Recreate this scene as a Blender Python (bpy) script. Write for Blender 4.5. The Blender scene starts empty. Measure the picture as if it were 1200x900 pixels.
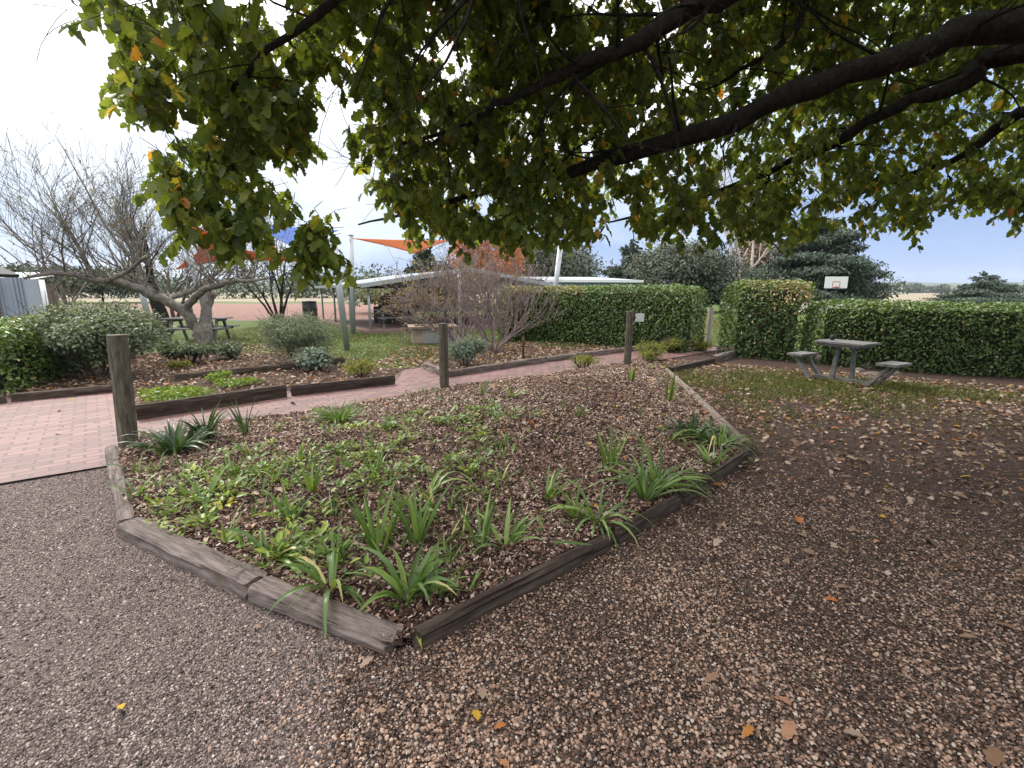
import bpy, math, random
import numpy as np
from mathutils import Vector, Matrix
R = math.radians
SC = bpy.context.scene
COL = SC.collection
rng = np.random.default_rng(7)
random.seed(7)

# ------------------------------------------------------------------ camera
FPX, PITCH, EYE = 550.0, R(11.1), 1.6            # focal length in px of a 1200 px wide frame
cam_d = bpy.data.cameras.new('camera'); cam = bpy.data.objects.new('camera', cam_d); COL.objects.link(cam)
cam_d.sensor_width = 36.0; cam_d.lens = 36.0 * FPX / 1200.0
cam_d.clip_start = 0.05; cam_d.clip_end = 9000.0
cam.location = (0, 0, EYE); cam.rotation_euler = (R(90) - PITCH, 0, 0)
SC.camera = cam

# ------------------------------------------------------------------ world, sun, exposure
SUN_ELEV, SUN_AZ = R(42), R(-48)                 # azimuth from +Y towards +X
W = bpy.data.worlds.new("World"); SC.world = W; W.use_nodes = True
def build_world():
    nt = W.node_tree; nt.nodes.clear()
    N = nt.nodes.new; L = nt.links.new
    out = N('ShaderNodeOutputWorld'); bg = N('ShaderNodeBackground'); bg.inputs['Strength'].default_value = 0.1
    sky = N('ShaderNodeTexSky'); sky.sky_type = 'NISHITA'; sky.sun_disc = False
    sky.sun_elevation = SUN_ELEV; sky.sun_rotation = SUN_AZ
    tc = N('ShaderNodeTexCoord'); sep = N('ShaderNodeSeparateXYZ'); L(tc.outputs['Generated'], sep.inputs[0])
    def M(op, a, b=None, clamp=False):
        m = N('ShaderNodeMath'); m.operation = op; m.use_clamp = clamp
        for i, v in enumerate((a, b)):
            if v is None: continue
            if isinstance(v, (int, float)): m.inputs[i].default_value = v
            else: L(v, m.inputs[i])
        return m.outputs[0]
    mp = N('ShaderNodeMapping'); mp.inputs['Scale'].default_value = (1, 1, 2.6); L(tc.outputs['Generated'], mp.inputs[0])
    nz = N('ShaderNodeTexNoise'); nz.inputs['Scale'].default_value = 2.3; nz.inputs['Detail'].default_value = 7; nz.inputs['Roughness'].default_value = .55
    L(mp.outputs[0], nz.inputs['Vector'])
    sun_dir = (math.sin(SUN_AZ)*math.cos(SUN_ELEV), math.cos(SUN_AZ)*math.cos(SUN_ELEV), math.sin(SUN_ELEV))
    dp = N('ShaderNodeVectorMath'); dp.operation = 'DOT_PRODUCT'; L(tc.outputs['Generated'], dp.inputs[0]); dp.inputs[1].default_value = sun_dir
    glow = M('POWER', M('MAXIMUM', dp.outputs['Value'], 0.0), 3.0)
    f = M('MULTIPLY', sep.outputs['Z'], 2.0)
    f = M('ADD', f, M('MULTIPLY', M('SUBTRACT', nz.outputs['Fac'], 0.5), 1.5))
    f = M('SUBTRACT', f, M('ADD', M('MULTIPLY', sep.outputs['X'], 0.20), 0.06))
    f = M('ADD', f, M('MULTIPLY', glow, 0.12))
    ramp = N('ShaderNodeValToRGB'); cr = ramp.color_ramp
    cr.elements[0].position = 0.0; cr.elements[0].color = (.35, .52, .95, 1)
    cr.elements[1].position = 0.75; cr.elements[1].color = (.98, .97, .95, 1)
    e = cr.elements.new(0.32); e.color = (.76, .87, 1.02, 1)
    L(f, ramp.inputs[0])
    sc = N('ShaderNodeMix'); sc.data_type = 'RGBA'; sc.blend_type = 'MULTIPLY'; sc.inputs[0].default_value = 1
    L(ramp.outputs[0], sc.inputs[6])
    boost = M('ADD', M('MULTIPLY', glow, 2.0), 9.6)
    zr = N('ShaderNodeMapRange'); zr.interpolation_type = 'SMOOTHSTEP'; L(sep.outputs['Z'], zr.inputs[0]); zr.inputs[1].default_value = .12; zr.inputs[2].default_value = .70; zr.inputs[3].default_value = .46; zr.inputs[4].default_value = 1.55
    cl = M('ADD', M('MULTIPLY', nz.outputs['Fac'], 0.7), 0.65)
    boost = M('MULTIPLY', M('MULTIPLY', boost, zr.outputs[0]), cl)
    cmb = N('ShaderNodeCombineColor')
    for i in range(3): L(boost, cmb.inputs[i])
    L(cmb.outputs[0], sc.inputs[7])
    mx = N('ShaderNodeMix'); mx.data_type = 'RGBA'; mx.inputs[0].default_value = 0.88
    L(sky.outputs[0], mx.inputs[6]); L(sc.outputs[2], mx.inputs[7])
    L(mx.outputs[2], bg.inputs['Color']); L(bg.outputs[0], out.inputs[0])
build_world()
sun_d = bpy.data.lights.new('sun', 'SUN'); sun_d.energy = 1.5; sun_d.angle = R(10); sun_d.color = (1.0, .95, .87)
sun = bpy.data.objects.new('sun', sun_d); COL.objects.link(sun); sun.location = (-20, 15, 30)
_sd = Vector((math.sin(SUN_AZ)*math.cos(SUN_ELEV), math.cos(SUN_AZ)*math.cos(SUN_ELEV), math.sin(SUN_ELEV)))
sun.rotation_euler = _sd.to_track_quat('Z', 'Y').to_euler()
SC.view_settings.view_transform = 'Standard'; SC.view_settings.look = 'None'
SC.view_settings.exposure = 1.08; SC.view_settings.gamma = 1.0; SC.view_settings.use_curve_mapping = False
SC.render.engine = 'CYCLES'
try:
    SC.cycles.use_denoising = True; SC.cycles.max_bounces = 6; SC.cycles.diffuse_bounces = 3; SC.cycles.glossy_bounces = 2
    SC.cycles.transmission_bounces = 4; SC.cycles.volume_bounces = 0; SC.cycles.transparent_max_bounces = 4
except Exception: pass

# ------------------------------------------------------------------ measuring from the photograph
def ray(px, py):
    r = (px - 600) / FPX; v = (450 - py) / FPX
    return r, math.cos(PITCH) + v * math.sin(PITCH), -math.sin(PITCH) + v * math.cos(PITCH)
def G(px, py, z=0.0):
    d = ray(px, py); t = (z - EYE) / d[2]
    return Vector((d[0]*t, d[1]*t, z))
def D(px, py, Y):
    d = ray(px, py); t = Y / d[1]
    return Vector((d[0]*t, Y, EYE + d[2]*t))

# ------------------------------------------------------------------ helpers
def vnoise(x, y, s=1.0, seed=0):
    x = np.asarray(x, float) * s + seed * 17.31; y = np.asarray(y, float) * s + seed * 9.77
    xi = np.floor(x).astype(np.int64); yi = np.floor(y).astype(np.int64)
    fx = x - xi; fy = y - yi; fx = fx*fx*(3-2*fx); fy = fy*fy*(3-2*fy)
    def h(a, b):
        n = (a * 374761393 + b * 668265263 + seed * 1274126177) & 0x7fffffff
        n = ((n ^ (n >> 13)) * 1274126177) & 0x7fffffff
        return ((n ^ (n >> 16)) & 0xffff) / 65535.0
    return (h(xi, yi)*(1-fx) + h(xi+1, yi)*fx)*(1-fy) + (h(xi, yi+1)*(1-fx) + h(xi+1, yi+1)*fx)*fy
def fbm(x, y, s=1.0, seed=0, o=3):
    t = 0; a = 1; n = 0
    for k in range(o):
        t = t + a * vnoise(x, y, s * 2**k, seed + k); n += a; a *= .5
    return t / n
def sstep(a, b, x):
    t = np.clip((x - a) / (b - a), 0, 1); return t*t*(3-2*t)
def poly_dist(poly, x, y):
    """signed distance to a polygon, positive inside"""
    x = np.asarray(x, float); y = np.asarray(y, float)
    d = np.full(x.shape, 1e9); ins = np.zeros(x.shape, bool); n = len(poly)
    for i in range(n):
        ax, ay = poly[i][0], poly[i][1]; bx, by = poly[(i+1) % n][0], poly[(i+1) % n][1]
        ex, ey = bx-ax, by-ay
        t = np.clip(((x-ax)*ex + (y-ay)*ey) / (ex*ex+ey*ey+1e-12), 0, 1)
        d = np.minimum(d, np.hypot(x-ax-t*ex, y-ay-t*ey))
        c = ((ay > y) != (by > y)) & (x < (bx-ax)*(y-ay)/(by-ay+1e-12) + ax)
        ins ^= c
    return np.where(ins, d, -d)

def tag(o, label=None, cat=None, group=None, kind=None):
    if label: o['label'] = label
    if cat: o['category'] = cat
    if group: o['group'] = group
    if kind: o['kind'] = kind
    return o
def empty(name, loc, label=None, cat=None, group=None, rz=0.0):
    o = bpy.data.objects.new(name, None); COL.objects.link(o); o.location = loc; o.rotation_euler = (0, 0, rz)
    o.empty_display_size = .1
    return tag(o, label, cat, group)
def np_mesh(name, V, F, mat, parent=None, smooth=False, attrs=None):
    """V (n,3); F (m,k) array of equal polygons, or a list of polygons"""
    me = bpy.data.meshes.new(name)
    V = np.asarray(V, np.float32)
    if isinstance(F, np.ndarray):
        m, k = F.shape
        me.vertices.add(len(V)); me.vertices.foreach_set('co', V.ravel())
        me.loops.add(m*k); me.loops.foreach_set('vertex_index', F.astype(np.int32).ravel())
        me.polygons.add(m); me.polygons.foreach_set('loop_start', np.arange(0, m*k, k, dtype=np.int32))
        me.update(calc_edges=True)
    else:
        me.from_pydata([tuple(map(float, v)) for v in V], [], F); me.update()
    if smooth: me.polygons.foreach_set('use_smooth', np.ones(len(me.polygons), bool))
    for an, av in (attrs or {}).items():
        a = me.attributes.new(an, 'FLOAT', 'POINT'); a.data.foreach_set('value', np.asarray(av, np.float32))
    if mat: me.materials.append(mat)
    o = bpy.data.objects.new(name, me); COL.objects.link(o)
    if parent is not None: o.parent = parent
    return o
def frames(axis, normal):
    """rotation matrices whose y column is axis and z column is close to normal"""
    a = axis / (np.linalg.norm(axis, axis=1, keepdims=True) + 1e-9)
    x = np.cross(a, normal); x /= (np.linalg.norm(x, axis=1, keepdims=True) + 1e-9)
    z = np.cross(x, a)
    return np.stack([x, a, z], axis=2)
def scatter(name, tv, tf, pos, rot, scale, mat, parent=None, var=None, smooth=False):
    tv = np.asarray(tv, float); tf = np.asarray(tf, np.int64); n = len(pos)
    scale = np.asarray(scale, float)
    if scale.ndim == 1: scale = np.repeat(scale[:, None], 3, 1)
    V = np.einsum('nij,nkj->nki', rot, tv[None] * scale[:, None, :]) + np.asarray(pos)[:, None, :]
    F = tf[None] + (np.arange(n) * len(tv))[:, None, None]
    if var is None: var = rng.random(n)
    return np_mesh(name, V.reshape(-1, 3), F.reshape(-1, tf.shape[1]), mat, parent, smooth, {'var': np.repeat(var, len(tv))})
def rand_dirs(n):
    v = rng.normal(size=(n, 3)); return v / np.linalg.norm(v, axis=1, keepdims=True)
class MB:
    def __init__(s): s.v = []; s.f = []
    def add(s, V, F):
        b = len(s.v); s.v += [tuple(v) for v in V]; s.f += [tuple(i + b for i in f) for f in F]
    def box(s, c, size, rot=None, taper=1.0):
        hx, hy, hz = (q/2 for q in size)
        P = [Vector((sx*hx*(taper if sz > 0 else 1), sy*hy*(taper if sz > 0 else 1), sz*hz)) for sz in (-1, 1) for sx, sy in ((-1, -1), (1, -1), (1, 1), (-1, 1))]
        if rot is not None: P = [rot @ p for p in P]
        s.add([p + Vector(c) for p in P], [(3, 2, 1, 0), (4, 5, 6, 7), (0, 1, 5, 4), (1, 2, 6, 5), (2, 3, 7, 6), (3, 0, 4, 7)])
    def beam(s, p, q, w, h, up=(0, 0, 1)):
        p = Vector(p); q = Vector(q); d = (q-p); l = d.length; d.normalize()
        x = d.cross(Vector(up)).normalized(); z = x.cross(d)
        s.box((p+q)/2, (w, l, h), Matrix((x, d, z)).transposed())
    def tube(s, pts, rad, n=6, cap=True):
        pts = [Vector(p) for p in pts]; b = len(s.v); m = len(pts); ref = None
        for i, p in enumerate(pts):
            d = (pts[min(i+1, m-1)] - pts[max(i-1, 0)])
            if d.length < 1e-7: d = Vector((0, 0, 1))
            d.normalize()
            if ref is None: ref = d.orthogonal().normalized()
            else:
                ref = ref - d * ref.dot(d)
                ref = ref.normalized() if ref.length > 1e-5 else d.orthogonal().normalized()
            y = d.cross(ref); r = rad[i]
            for k in range(n):
                a = 2*math.pi*k/n
                s.v.append(tuple(p + (ref*math.cos(a) + y*math.sin(a))*r))
        for i in range(m-1):
            for k in range(n):
                k2 = (k+1) % n
                s.f.append((b+i*n+k, b+i*n+k2, b+(i+1)*n+k2, b+(i+1)*n+k))
        if cap:
            s.f.append(tuple(b+k for k in reversed(range(n)))); s.f.append(tuple(b+(m-1)*n+k for k in range(n)))
    def build(s, name, mat, parent=None, smooth=False, bevel=0, loc=None):
        o = np_mesh(name, s.v, s.f, mat, parent, smooth)
        if bevel:
            md = o.modifiers.new('bevel', 'BEVEL'); md.width = bevel; md.segments = 2; md.limit_method = 'ANGLE'
        if loc is not None: o.location = loc
        return o

# ------------------------------------------------------------------ materials
class Mat:
    def __init__(s, name, rough=.8, spec=.3):
        s.m = bpy.data.materials.new(name); s.m.use_nodes = True; s.t = s.m.node_tree; s.t.nodes.clear()
        s.out = s.n('ShaderNodeOutputMaterial'); s.b = s.n('ShaderNodeBsdfPrincipled')
        s.b.inputs['Roughness'].default_value = rough; s.b.inputs['Specular IOR Level'].default_value = spec
        s.l(s.b.outputs[0], s.out.inputs[0])
    def n(s, k): return s.t.nodes.new(k)
    def l(s, a, b): s.t.links.new(a, b)
    def put(s, v, sock):
        if hasattr(v, 'is_output') or isinstance(v, bpy.types.NodeSocket): s.l(v, sock)
        elif isinstance(v, (tuple, list)) and len(v) == 3 and sock.type == 'RGBA': sock.default_value = (*v, 1)
        else: sock.default_value = v
    def coord(s, kind='Object', scale=(1, 1, 1), rot=(0, 0, 0)):
        t = s.n('ShaderNodeTexCoord'); m = s.n('ShaderNodeMapping'); m.inputs['Scale'].default_value = scale; m.inputs['Rotation'].default_value = rot
        s.l(t.outputs[kind], m.inputs[0]); return m.outputs[0]
    def noise(s, vec, scale, detail=4, rough=.55, out='Fac', dist=0):
        n = s.n('ShaderNodeTexNoise'); n.inputs['Scale'].default_value = scale; n.inputs['Detail'].default_value = detail; n.inputs['Roughness'].default_value = rough
        n.inputs['Distortion'].default_value = dist
        s.l(vec, n.inputs['Vector']); return n.outputs[out]
    def voro(s, vec, scale, out='Color', feature='F1', rnd=1.0):
        n = s.n('ShaderNodeTexVoronoi'); n.feature = feature; n.inputs['Scale'].default_value = scale; n.inputs['Randomness'].default_value = rnd
        s.l(vec, n.inputs['Vector']); return n.outputs[out]
    def ramp(s, fac, stops, interp='LINEAR'):
        r = s.n('ShaderNodeValToRGB'); c = r.color_ramp; c.interpolation = interp
        while len(c.elements) > 1: c.elements.remove(c.elements[-1])
        c.elements[0].position = stops[0][0]; c.elements[0].color = (*stops[0][1], 1)
        for p, col in stops[1:]:
            e = c.elements.new(p); e.color = (*col, 1)
        s.l(fac, r.inputs[0]); return r.outputs[0]
    def mix(s, fac, a, b, mode='MIX'):
        m = s.n('ShaderNodeMix'); m.data_type = 'RGBA'; m.blend_type = mode
        s.put(fac, m.inputs[0]); s.put(a, m.inputs[6]); s.put(b, m.inputs[7]); return m.outputs[2]
    def math(s, op, a, b=0.0, clamp=False):
        m = s.n('ShaderNodeMath'); m.operation = op; m.use_clamp = clamp; s.put(a, m.inputs[0]); s.put(b, m.inputs[1]); return m.outputs[0]
    def attr(s, name='var'):
        a = s.n('ShaderNodeAttribute'); a.attribute_name = name; return a.outputs['Fac']
    def sep(s, v):
        q = s.n('ShaderNodeSeparateXYZ'); s.l(v, q.inputs[0]); return q.outputs
    def bump(s, h, strength=.5, dist=.01):
        b = s.n('ShaderNodeBump'); b.inputs['Strength'].default_value = strength; b.inputs['Distance'].default_value = dist
        s.l(h, b.inputs['Height']); s.l(b.outputs[0], s.b.inputs['Normal']); return b
    def color(s, c): s.put(c, s.b.inputs['Base Color']); return s

def leaf_mat(name, stops, rough=.5, transl=.3, spec=.4, interp='LINEAR'):
    m = Mat(name, rough, spec)
    v = m.attr(); c = m.ramp(v, stops, interp)
    n = m.noise(m.coord('Object'), 25, 2)
    c = m.mix(m.math('MULTIPLY', n, .35), c, (.01, .012, .004), 'MIX')
    m.color(c)
    tr = m.n('ShaderNodeBsdfTranslucent'); c2 = m.mix(1.0, c, (1.25, 1.15, .55), 'MULTIPLY'); m.l(c2, tr.inputs[0])
    mx = m.n('ShaderNodeMixShader'); mx.inputs[0].default_value = transl
    m.l(m.b.outputs[0], mx.inputs[1]); m.l(tr.outputs[0], mx.inputs[2]); m.l(mx.outputs[0], m.out.inputs[0])
    return m.m
def bark_mat(name, a, b, scale=14, lichen=None):
    m = Mat(name, .9, .15); v = m.coord('Object')
    n = m.noise(v, scale, 6, .65); vo = m.voro(m.coord('Object', (1, 1, .35)), scale*2.2, 'Distance')
    c = m.mix(n, a, b)
    if lichen: c = m.mix(m.ramp(m.noise(v, scale*.6, 5, .7), [(.5, (0, 0, 0)), (.66, (1, 1, 1))]), c, lichen)
    m.color(c); m.bump(m.math('ADD', n, vo), 1.0, .035); return m.m
def wood_mat(name, a, b, axis='X', scale=6, moss=None):
    """weathered timber; grain runs along the object's axis"""
    m = Mat(name, .85, .2)
    sc = {'X': (1, 9, 9), 'Y': (9, 1, 9), 'Z': (9, 9, 1)}[axis]
    v = m.coord('Object', sc); g = m.noise(v, scale, 8, .7, dist=.4)
    blot = m.noise(m.coord('Object'), 5, 5, .6)
    c = m.ramp(g, [(.28, tuple(q*.25 for q in a)), (.42, a), (.7, b)])
    c = m.mix(m.math('MULTIPLY', blot, .7), c, tuple(q*.45 for q in a))
    if moss: c = m.mix(m.ramp(m.noise(m.coord('Object'), 3.2, 5, .7), [(.56, (0, 0, 0)), (.72, (.7, .7, .7))]), c, moss)
    m.color(c); m.bump(g, .8, .012); return m.m
def plain_mat(name, c, rough=.6, metal=0.0, dirt=.3, scale=4):
    m = Mat(name, rough); m.b.inputs['Metallic'].default_value = metal
    n = m.noise(m.coord('Object'), scale, 6, .65)
    m.color(m.mix(m.math('MULTIPLY', n, dirt), c, tuple(q*.35 for q in c))); m.bump(n, .15, .01); return m.m

M = {}
M['canopy_leaf'] = leaf_mat('canopy_leaf', [(0, (0.087, 0.132, 0.03)), (0.4, (0.155, 0.218, 0.045)), (0.68, (0.255, 0.321, 0.065)), (0.84, (0.47, 0.486, 0.079)), (0.92, (0.736, 0.537, 0.071)), (0.96, (0.653, 0.35, 0.065)), (1, (0.449, 0.176, 0.05))], .42, 0.6)
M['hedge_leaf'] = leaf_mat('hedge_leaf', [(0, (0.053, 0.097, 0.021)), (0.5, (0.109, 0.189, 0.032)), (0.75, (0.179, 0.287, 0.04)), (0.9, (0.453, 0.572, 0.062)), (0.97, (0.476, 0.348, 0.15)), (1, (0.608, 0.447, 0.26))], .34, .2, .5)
M['shrub_leaf'] = leaf_mat('shrub_leaf', [(0, (0.077, 0.099, 0.059)), (0.6, (0.165, 0.208, 0.122)), (0.9, (0.31, 0.352, 0.202)), (1, (0.486, 0.435, 0.324))], .5, .22)
M['silver_leaf'] = leaf_mat('silver_leaf', [(0, (0.138, 0.184, 0.138)), (1, (0.31, 0.38, 0.299))], .7, .2)
M['blue_leaf'] = leaf_mat('blue_leaf', [(0, (0.039, 0.06, 0.039)), (0.7, (0.078, 0.111, 0.065)), (1, (0.143, 0.182, 0.111))], .5, .15)
M['gum_leaf'] = leaf_mat('gum_leaf', [(0, (.05, .06, .04)), (.7, (.10, .115, .08)), (1, (.17, .18, .12))], .5, .15)
M['pine_leaf'] = leaf_mat('pine_leaf', [(0, (0.024, 0.042, 0.029)), (0.7, (0.06, 0.09, 0.06)), (1, (0.12, 0.168, 0.114))], .6, .1)
M['orange_leaf'] = leaf_mat('orange_leaf', [(0, (0.368, 0.084, 0.02)), (0.6, (0.575, 0.156, 0.03)), (1, (0.632, 0.336, 0.06))], .6, .35)
M['yellow_leaf'] = leaf_mat('yellow_leaf', [(0, (.25, .17, .07)), (.6, (.38, .32, .14)), (1, (.45, .30, .16))], .6, .35)
M['strap_leaf'] = leaf_mat('strap_leaf', [(0, (0.074, 0.145, 0.031)), (0.5, (0.139, 0.243, 0.053)), (0.85, (0.277, 0.388, 0.101)), (1, (0.686, 0.582, 0.266))], .36, .3, .5)
M['strap_dark'] = leaf_mat('strap_dark', [(0, (0.026, 0.062, 0.022)), (0.7, (0.055, 0.109, 0.033)), (1, (0.127, 0.182, 0.055))], .36, .25, .5)
M['weed_leaf'] = leaf_mat('weed_leaf', [(0, (0.069, 0.127, 0.022)), (0.5, (0.167, 0.265, 0.033)), (0.85, (0.331, 0.426, 0.053)), (1, (0.662, 0.576, 0.075))], .42, .3, .5)
M['lime_leaf'] = leaf_mat('lime_leaf', [(0, (.14, .17, .03)), (.6, (.26, .28, .05)), (1, (.38, .36, .12))], .6, .35)
M['grass_blade'] = leaf_mat('grass_blade', [(0, (0.057, 0.09, 0.02)), (0.6, (0.115, 0.15, 0.033)), (0.85, (0.196, 0.19, 0.055)), (1, (0.391, 0.29, 0.143))], .6, .3)
M['dry_leaf'] = leaf_mat('dry_leaf', [(0, (0.086, 0.049, 0.035)), (0.35, (0.205, 0.124, 0.081)), (0.7, (0.389, 0.27, 0.2)), (0.9, (0.562, 0.443, 0.367)), (0.97, (0.454, 0.151, 0.049)), (1, (0.594, 0.389, 0.076))], .75, .15, .2)
M['fallen_leaf'] = leaf_mat('fallen_leaf', [(0, (.11, .06, .035)), (.35, (.24, .14, .085)), (.6, (.36, .26, .20)), (.8, (.40, .15, .05)), (1, (.55, .36, .03))], .7, .15, .2)
M['mulch'] = leaf_mat('mulch', [(0, (0.042, 0.021, 0.017)), (0.35, (0.132, 0.071, 0.055)), (0.68, (0.3, 0.182, 0.143)), (0.88, (0.504, 0.353, 0.292)), (1, (0.696, 0.547, 0.462))], .8, .0, .2)
M['bark_dark'] = bark_mat('bark_dark', (.009, .008, .007), (.036, .031, .027), 9)
M['bark_twig'] = bark_mat('bark_twig', (.05, .038, .032), (.12, .095, .085), 9)
M['bark_grey'] = bark_mat('bark_grey', (.075, .062, .054), (.25, .22, .20), 7, (.27, .28, .21))
M['bark_pink'] = bark_mat('bark_pink', (.17, .125, .12), (.34, .27, .265), 8)
M['bark_white'] = bark_mat('bark_white', (.35, .30, .26), (.62, .57, .52), 3)
M['bark_brown'] = bark_mat('bark_brown', (.10, .06, .045), (.26, .17, .13), 3)
M['sleeper'] = wood_mat('sleeper', (.13, .10, .09), (.33, .28, .26), 'X', 5, (.09, .08, .05))
M['board_dark'] = wood_mat('board_dark', (.055, .038, .03), (.13, .098, .082), 'X', 5)
M['log'] = wood_mat('log', (.17, .13, .105), (.36, .30, .26), 'X', 5)
M['post'] = wood_mat('post', (.095, .082, .06), (.27, .24, .185), 'Z', 4.5)
M['post_end'] = wood_mat('post_end', (.12, .095, .07), (.30, .26, .21), 'X', 9)
M['post_pale'] = wood_mat('post_pale', (.32, .30, .24), (.55, .52, .44), 'Z', 3.2)
M['bench_wood'] = wood_mat('bench_wood', (.16, .155, .15), (.33, .32, .31), 'X', 3)
M['lid_wood'] = wood_mat('lid_wood', (.30, .22, .15), (.50, .40, .28), 'X', 3)
M['white'] = plain_mat('white', (.72, .73, .74), .5, 0, .25)
M['galv'] = plain_mat('galv', (.40, .43, .46), .42, .35, .3, 3)
M['blue_steel'] = plain_mat('blue_steel', (.24, .29, .36), .45, .1, .25, 2)
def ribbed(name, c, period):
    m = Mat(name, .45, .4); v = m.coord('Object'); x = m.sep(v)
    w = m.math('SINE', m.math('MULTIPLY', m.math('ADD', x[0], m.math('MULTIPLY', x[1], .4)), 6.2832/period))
    c2 = m.mix(m.ramp(w, [(.35, (0, 0, 0)), (.8, (.75, .75, .75))]), c, tuple(q*.3 for q in c))     # shading of the corrugations painted into the colour as dark stripes
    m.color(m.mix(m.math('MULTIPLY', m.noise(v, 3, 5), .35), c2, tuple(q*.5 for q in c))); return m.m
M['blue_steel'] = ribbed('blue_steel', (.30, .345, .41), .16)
M['shed_blue'] = plain_mat('shed_blue', (.36, .44, .58), .45, .1, .25, 2)
M['zinc_roof'] = plain_mat('zinc_roof', (.36, .39, .44), .5, .15, .3, 2)
M['dark_metal'] = plain_mat('dark_metal', (.035, .035, .038), .6, .1, .3)
M['rust'] = plain_mat('rust', (.10, .045, .028), .9, 0, .5, 12)
M['concrete'] = plain_mat('concrete', (.42, .42, .43), .9, 0, .8, 9)
M['slab'] = plain_mat('slab', (.22, .15, .125), .9, 0, .4, 3)
M['tan_panel'] = plain_mat('tan_panel', (.40, .32, .25), .9, 0, .5, 6)
M['gable'] = plain_mat('gable', (.17, .165, .175), .7, 0, .3, 2)
M['brown_wall'] = plain_mat('brown_wall', (.16, .12, .105), .9, 0, .4, 2)
M['orange_sail'] = leaf_mat('orange_sail', [(0, (.60, .16, .035)), (1, (.66, .19, .04))], .7, .45)
M['blue_sail'] = leaf_mat('blue_sail', [(0, (.03, .13, .55)), (1, (.04, .17, .62))], .7, .45)
M['stone'] = plain_mat('stone', (.20, .16, .135), .95, 0, .7, 8)
M['pale_stone'] = plain_mat('pale_stone', (.55, .50, .46), .95, 0, .5, 2)
M['red_paint'] = plain_mat('red_paint', (.50, .07, .05), .5)
M['yellow_paint'] = plain_mat('yellow_paint', (.62, .45, .10), .6)
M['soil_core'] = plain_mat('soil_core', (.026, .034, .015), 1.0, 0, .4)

def pebble_mat():
    m = Mat('pebble', .62, .35); v = m.attr()
    c = m.ramp(v, [(0, (.018, .010, .008)), (.25, (.065, .036, .026)), (.48, (.20, .11, .076)), (.68, (.37, .225, .155)), (.86, (.54, .37, .275)), (.93, (.22, .18, .165)), (1, (.60, .50, .43))])
    n = m.noise(m.coord('Object'), 180, 3)
    m.color(m.mix(m.math('MULTIPLY', n, .5), c, (.06, .045, .035))); return m.m
M['pebble'] = pebble_mat()
def grit_mat():
    m = Mat('grit', .7, .3); v = m.attr()
    m.color(m.ramp(v, [(0, (.02, .014, .012)), (.3, (.10, .073, .065)), (.7, (.25, .19, .172)), (.93, (.42, .34, .31)), (1, (.58, .51, .47))])); return m.m
M['grit'] = grit_mat()

def ground_mat():
    m = Mat('ground', .9, .2); v = m.coord('Object')
    big = m.noise(v, .9, 5, .6); mid = m.noise(v, 6, 5, .6)
    vf = m.voro(v, 150); vfd = m.voro(v, 150, 'Distance'); s1 = m.sep(vf)
    fine = m.ramp(s1[0], [(0, (.02, .014, .012)), (.35, (.095, .069, .062)), (.75, (.235, .178, .161)), (1, (.43, .345, .315))])
    fine = m.mix(m.ramp(big, [(.35, (.0, .0, .0)), (.7, (.55, .55, .55))]), fine, (.225, .168, .16))
    vc = m.voro(v, 128); vcd = m.voro(v, 128, 'Distance'); s2 = m.sep(vc)
    coarse = m.ramp(s2[0], [(0, (.012, .008, .007)), (.35, (.040, .024, .019)), (.65, (.10, .06, .045)), (.87, (.23, .15, .11)), (1, (.42, .32, .26))])
    coarse = m.mix(m.ramp(mid, [(.4, (0, 0, 0)), (.75, (.6, .6, .6))]), coarse, (.045, .030, .024))
    soil = m.ramp(m.noise(v, 22, 8, .75), [(.25, (.02, .012, .010)), (.5, (.072, .044, .035)), (.68, (.155, .102, .082)), (.8, (.26, .19, .155))])
    grass = m.ramp(m.noise(v, 9, 8, .75), [(.25, (.035, .055, .014)), (.5, (.085, .125, .028)), (.68, (.15, .18, .05)), (.85, (.26, .23, .10))])
    straw = m.ramp(m.noise(v, .12, 6, .6), [(.3, (.20, .165, .115)), (.7, (.30, .255, .185))])
    red = m.ramp(m.noise(v, 1.5, 6, .6), [(.3, (.19, .10, .08)), (.7, (.27, .165, .135))])
    def edge(name, j=.5):
        a = m.attr(name); q = m.math('ADD', a, m.math('MULTIPLY', m.math('SUBTRACT', m.noise(v, 7, 7, .75), .5), j))
        return m.ramp(q, [(.42, (0, 0, 0)), (.58, (1, 1, 1))])
    c = m.mix(edge('pebble_zone', .8), fine, coarse)
    c = m.mix(edge('soil_zone', 1.0), c, soil)
    c = m.mix(edge('grass_zone', 1.1), c, grass)
    c = m.mix(edge('red_zone'), c, red)
    c = m.mix(edge('straw_zone'), c, straw)
    m.color(c)
    h = m.math('ADD', m.math('MULTIPLY', vfd, .5), m.math('MULTIPLY', vcd, 1.0)); h = m.math('ADD', h, m.math('MULTIPLY', mid, -1.2))
    b = m.bump(h, 1.0, .014); b.invert = True
    return m.m
M['ground'] = ground_mat()
def bed_mat():
    m = Mat('garden_soil', .95, .15); v = m.coord('Object')
    n = m.noise(v, 28, 8, .75); vo = m.voro(v, 45); s = m.sep(vo)
    c = m.ramp(s[0], [(0, (.02, .012, .010)), (.5, (.06, .036, .029)), (.85, (.13, .082, .063)), (1, (.22, .16, .13))])
    m.color(m.mix(m.math('MULTIPLY', n, .7), c, (.03, .019, .015))); m.bump(n, 1.0, .03); return m.m
M['bed'] = bed_mat()
PATH_ANG = R(41.5)
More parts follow.
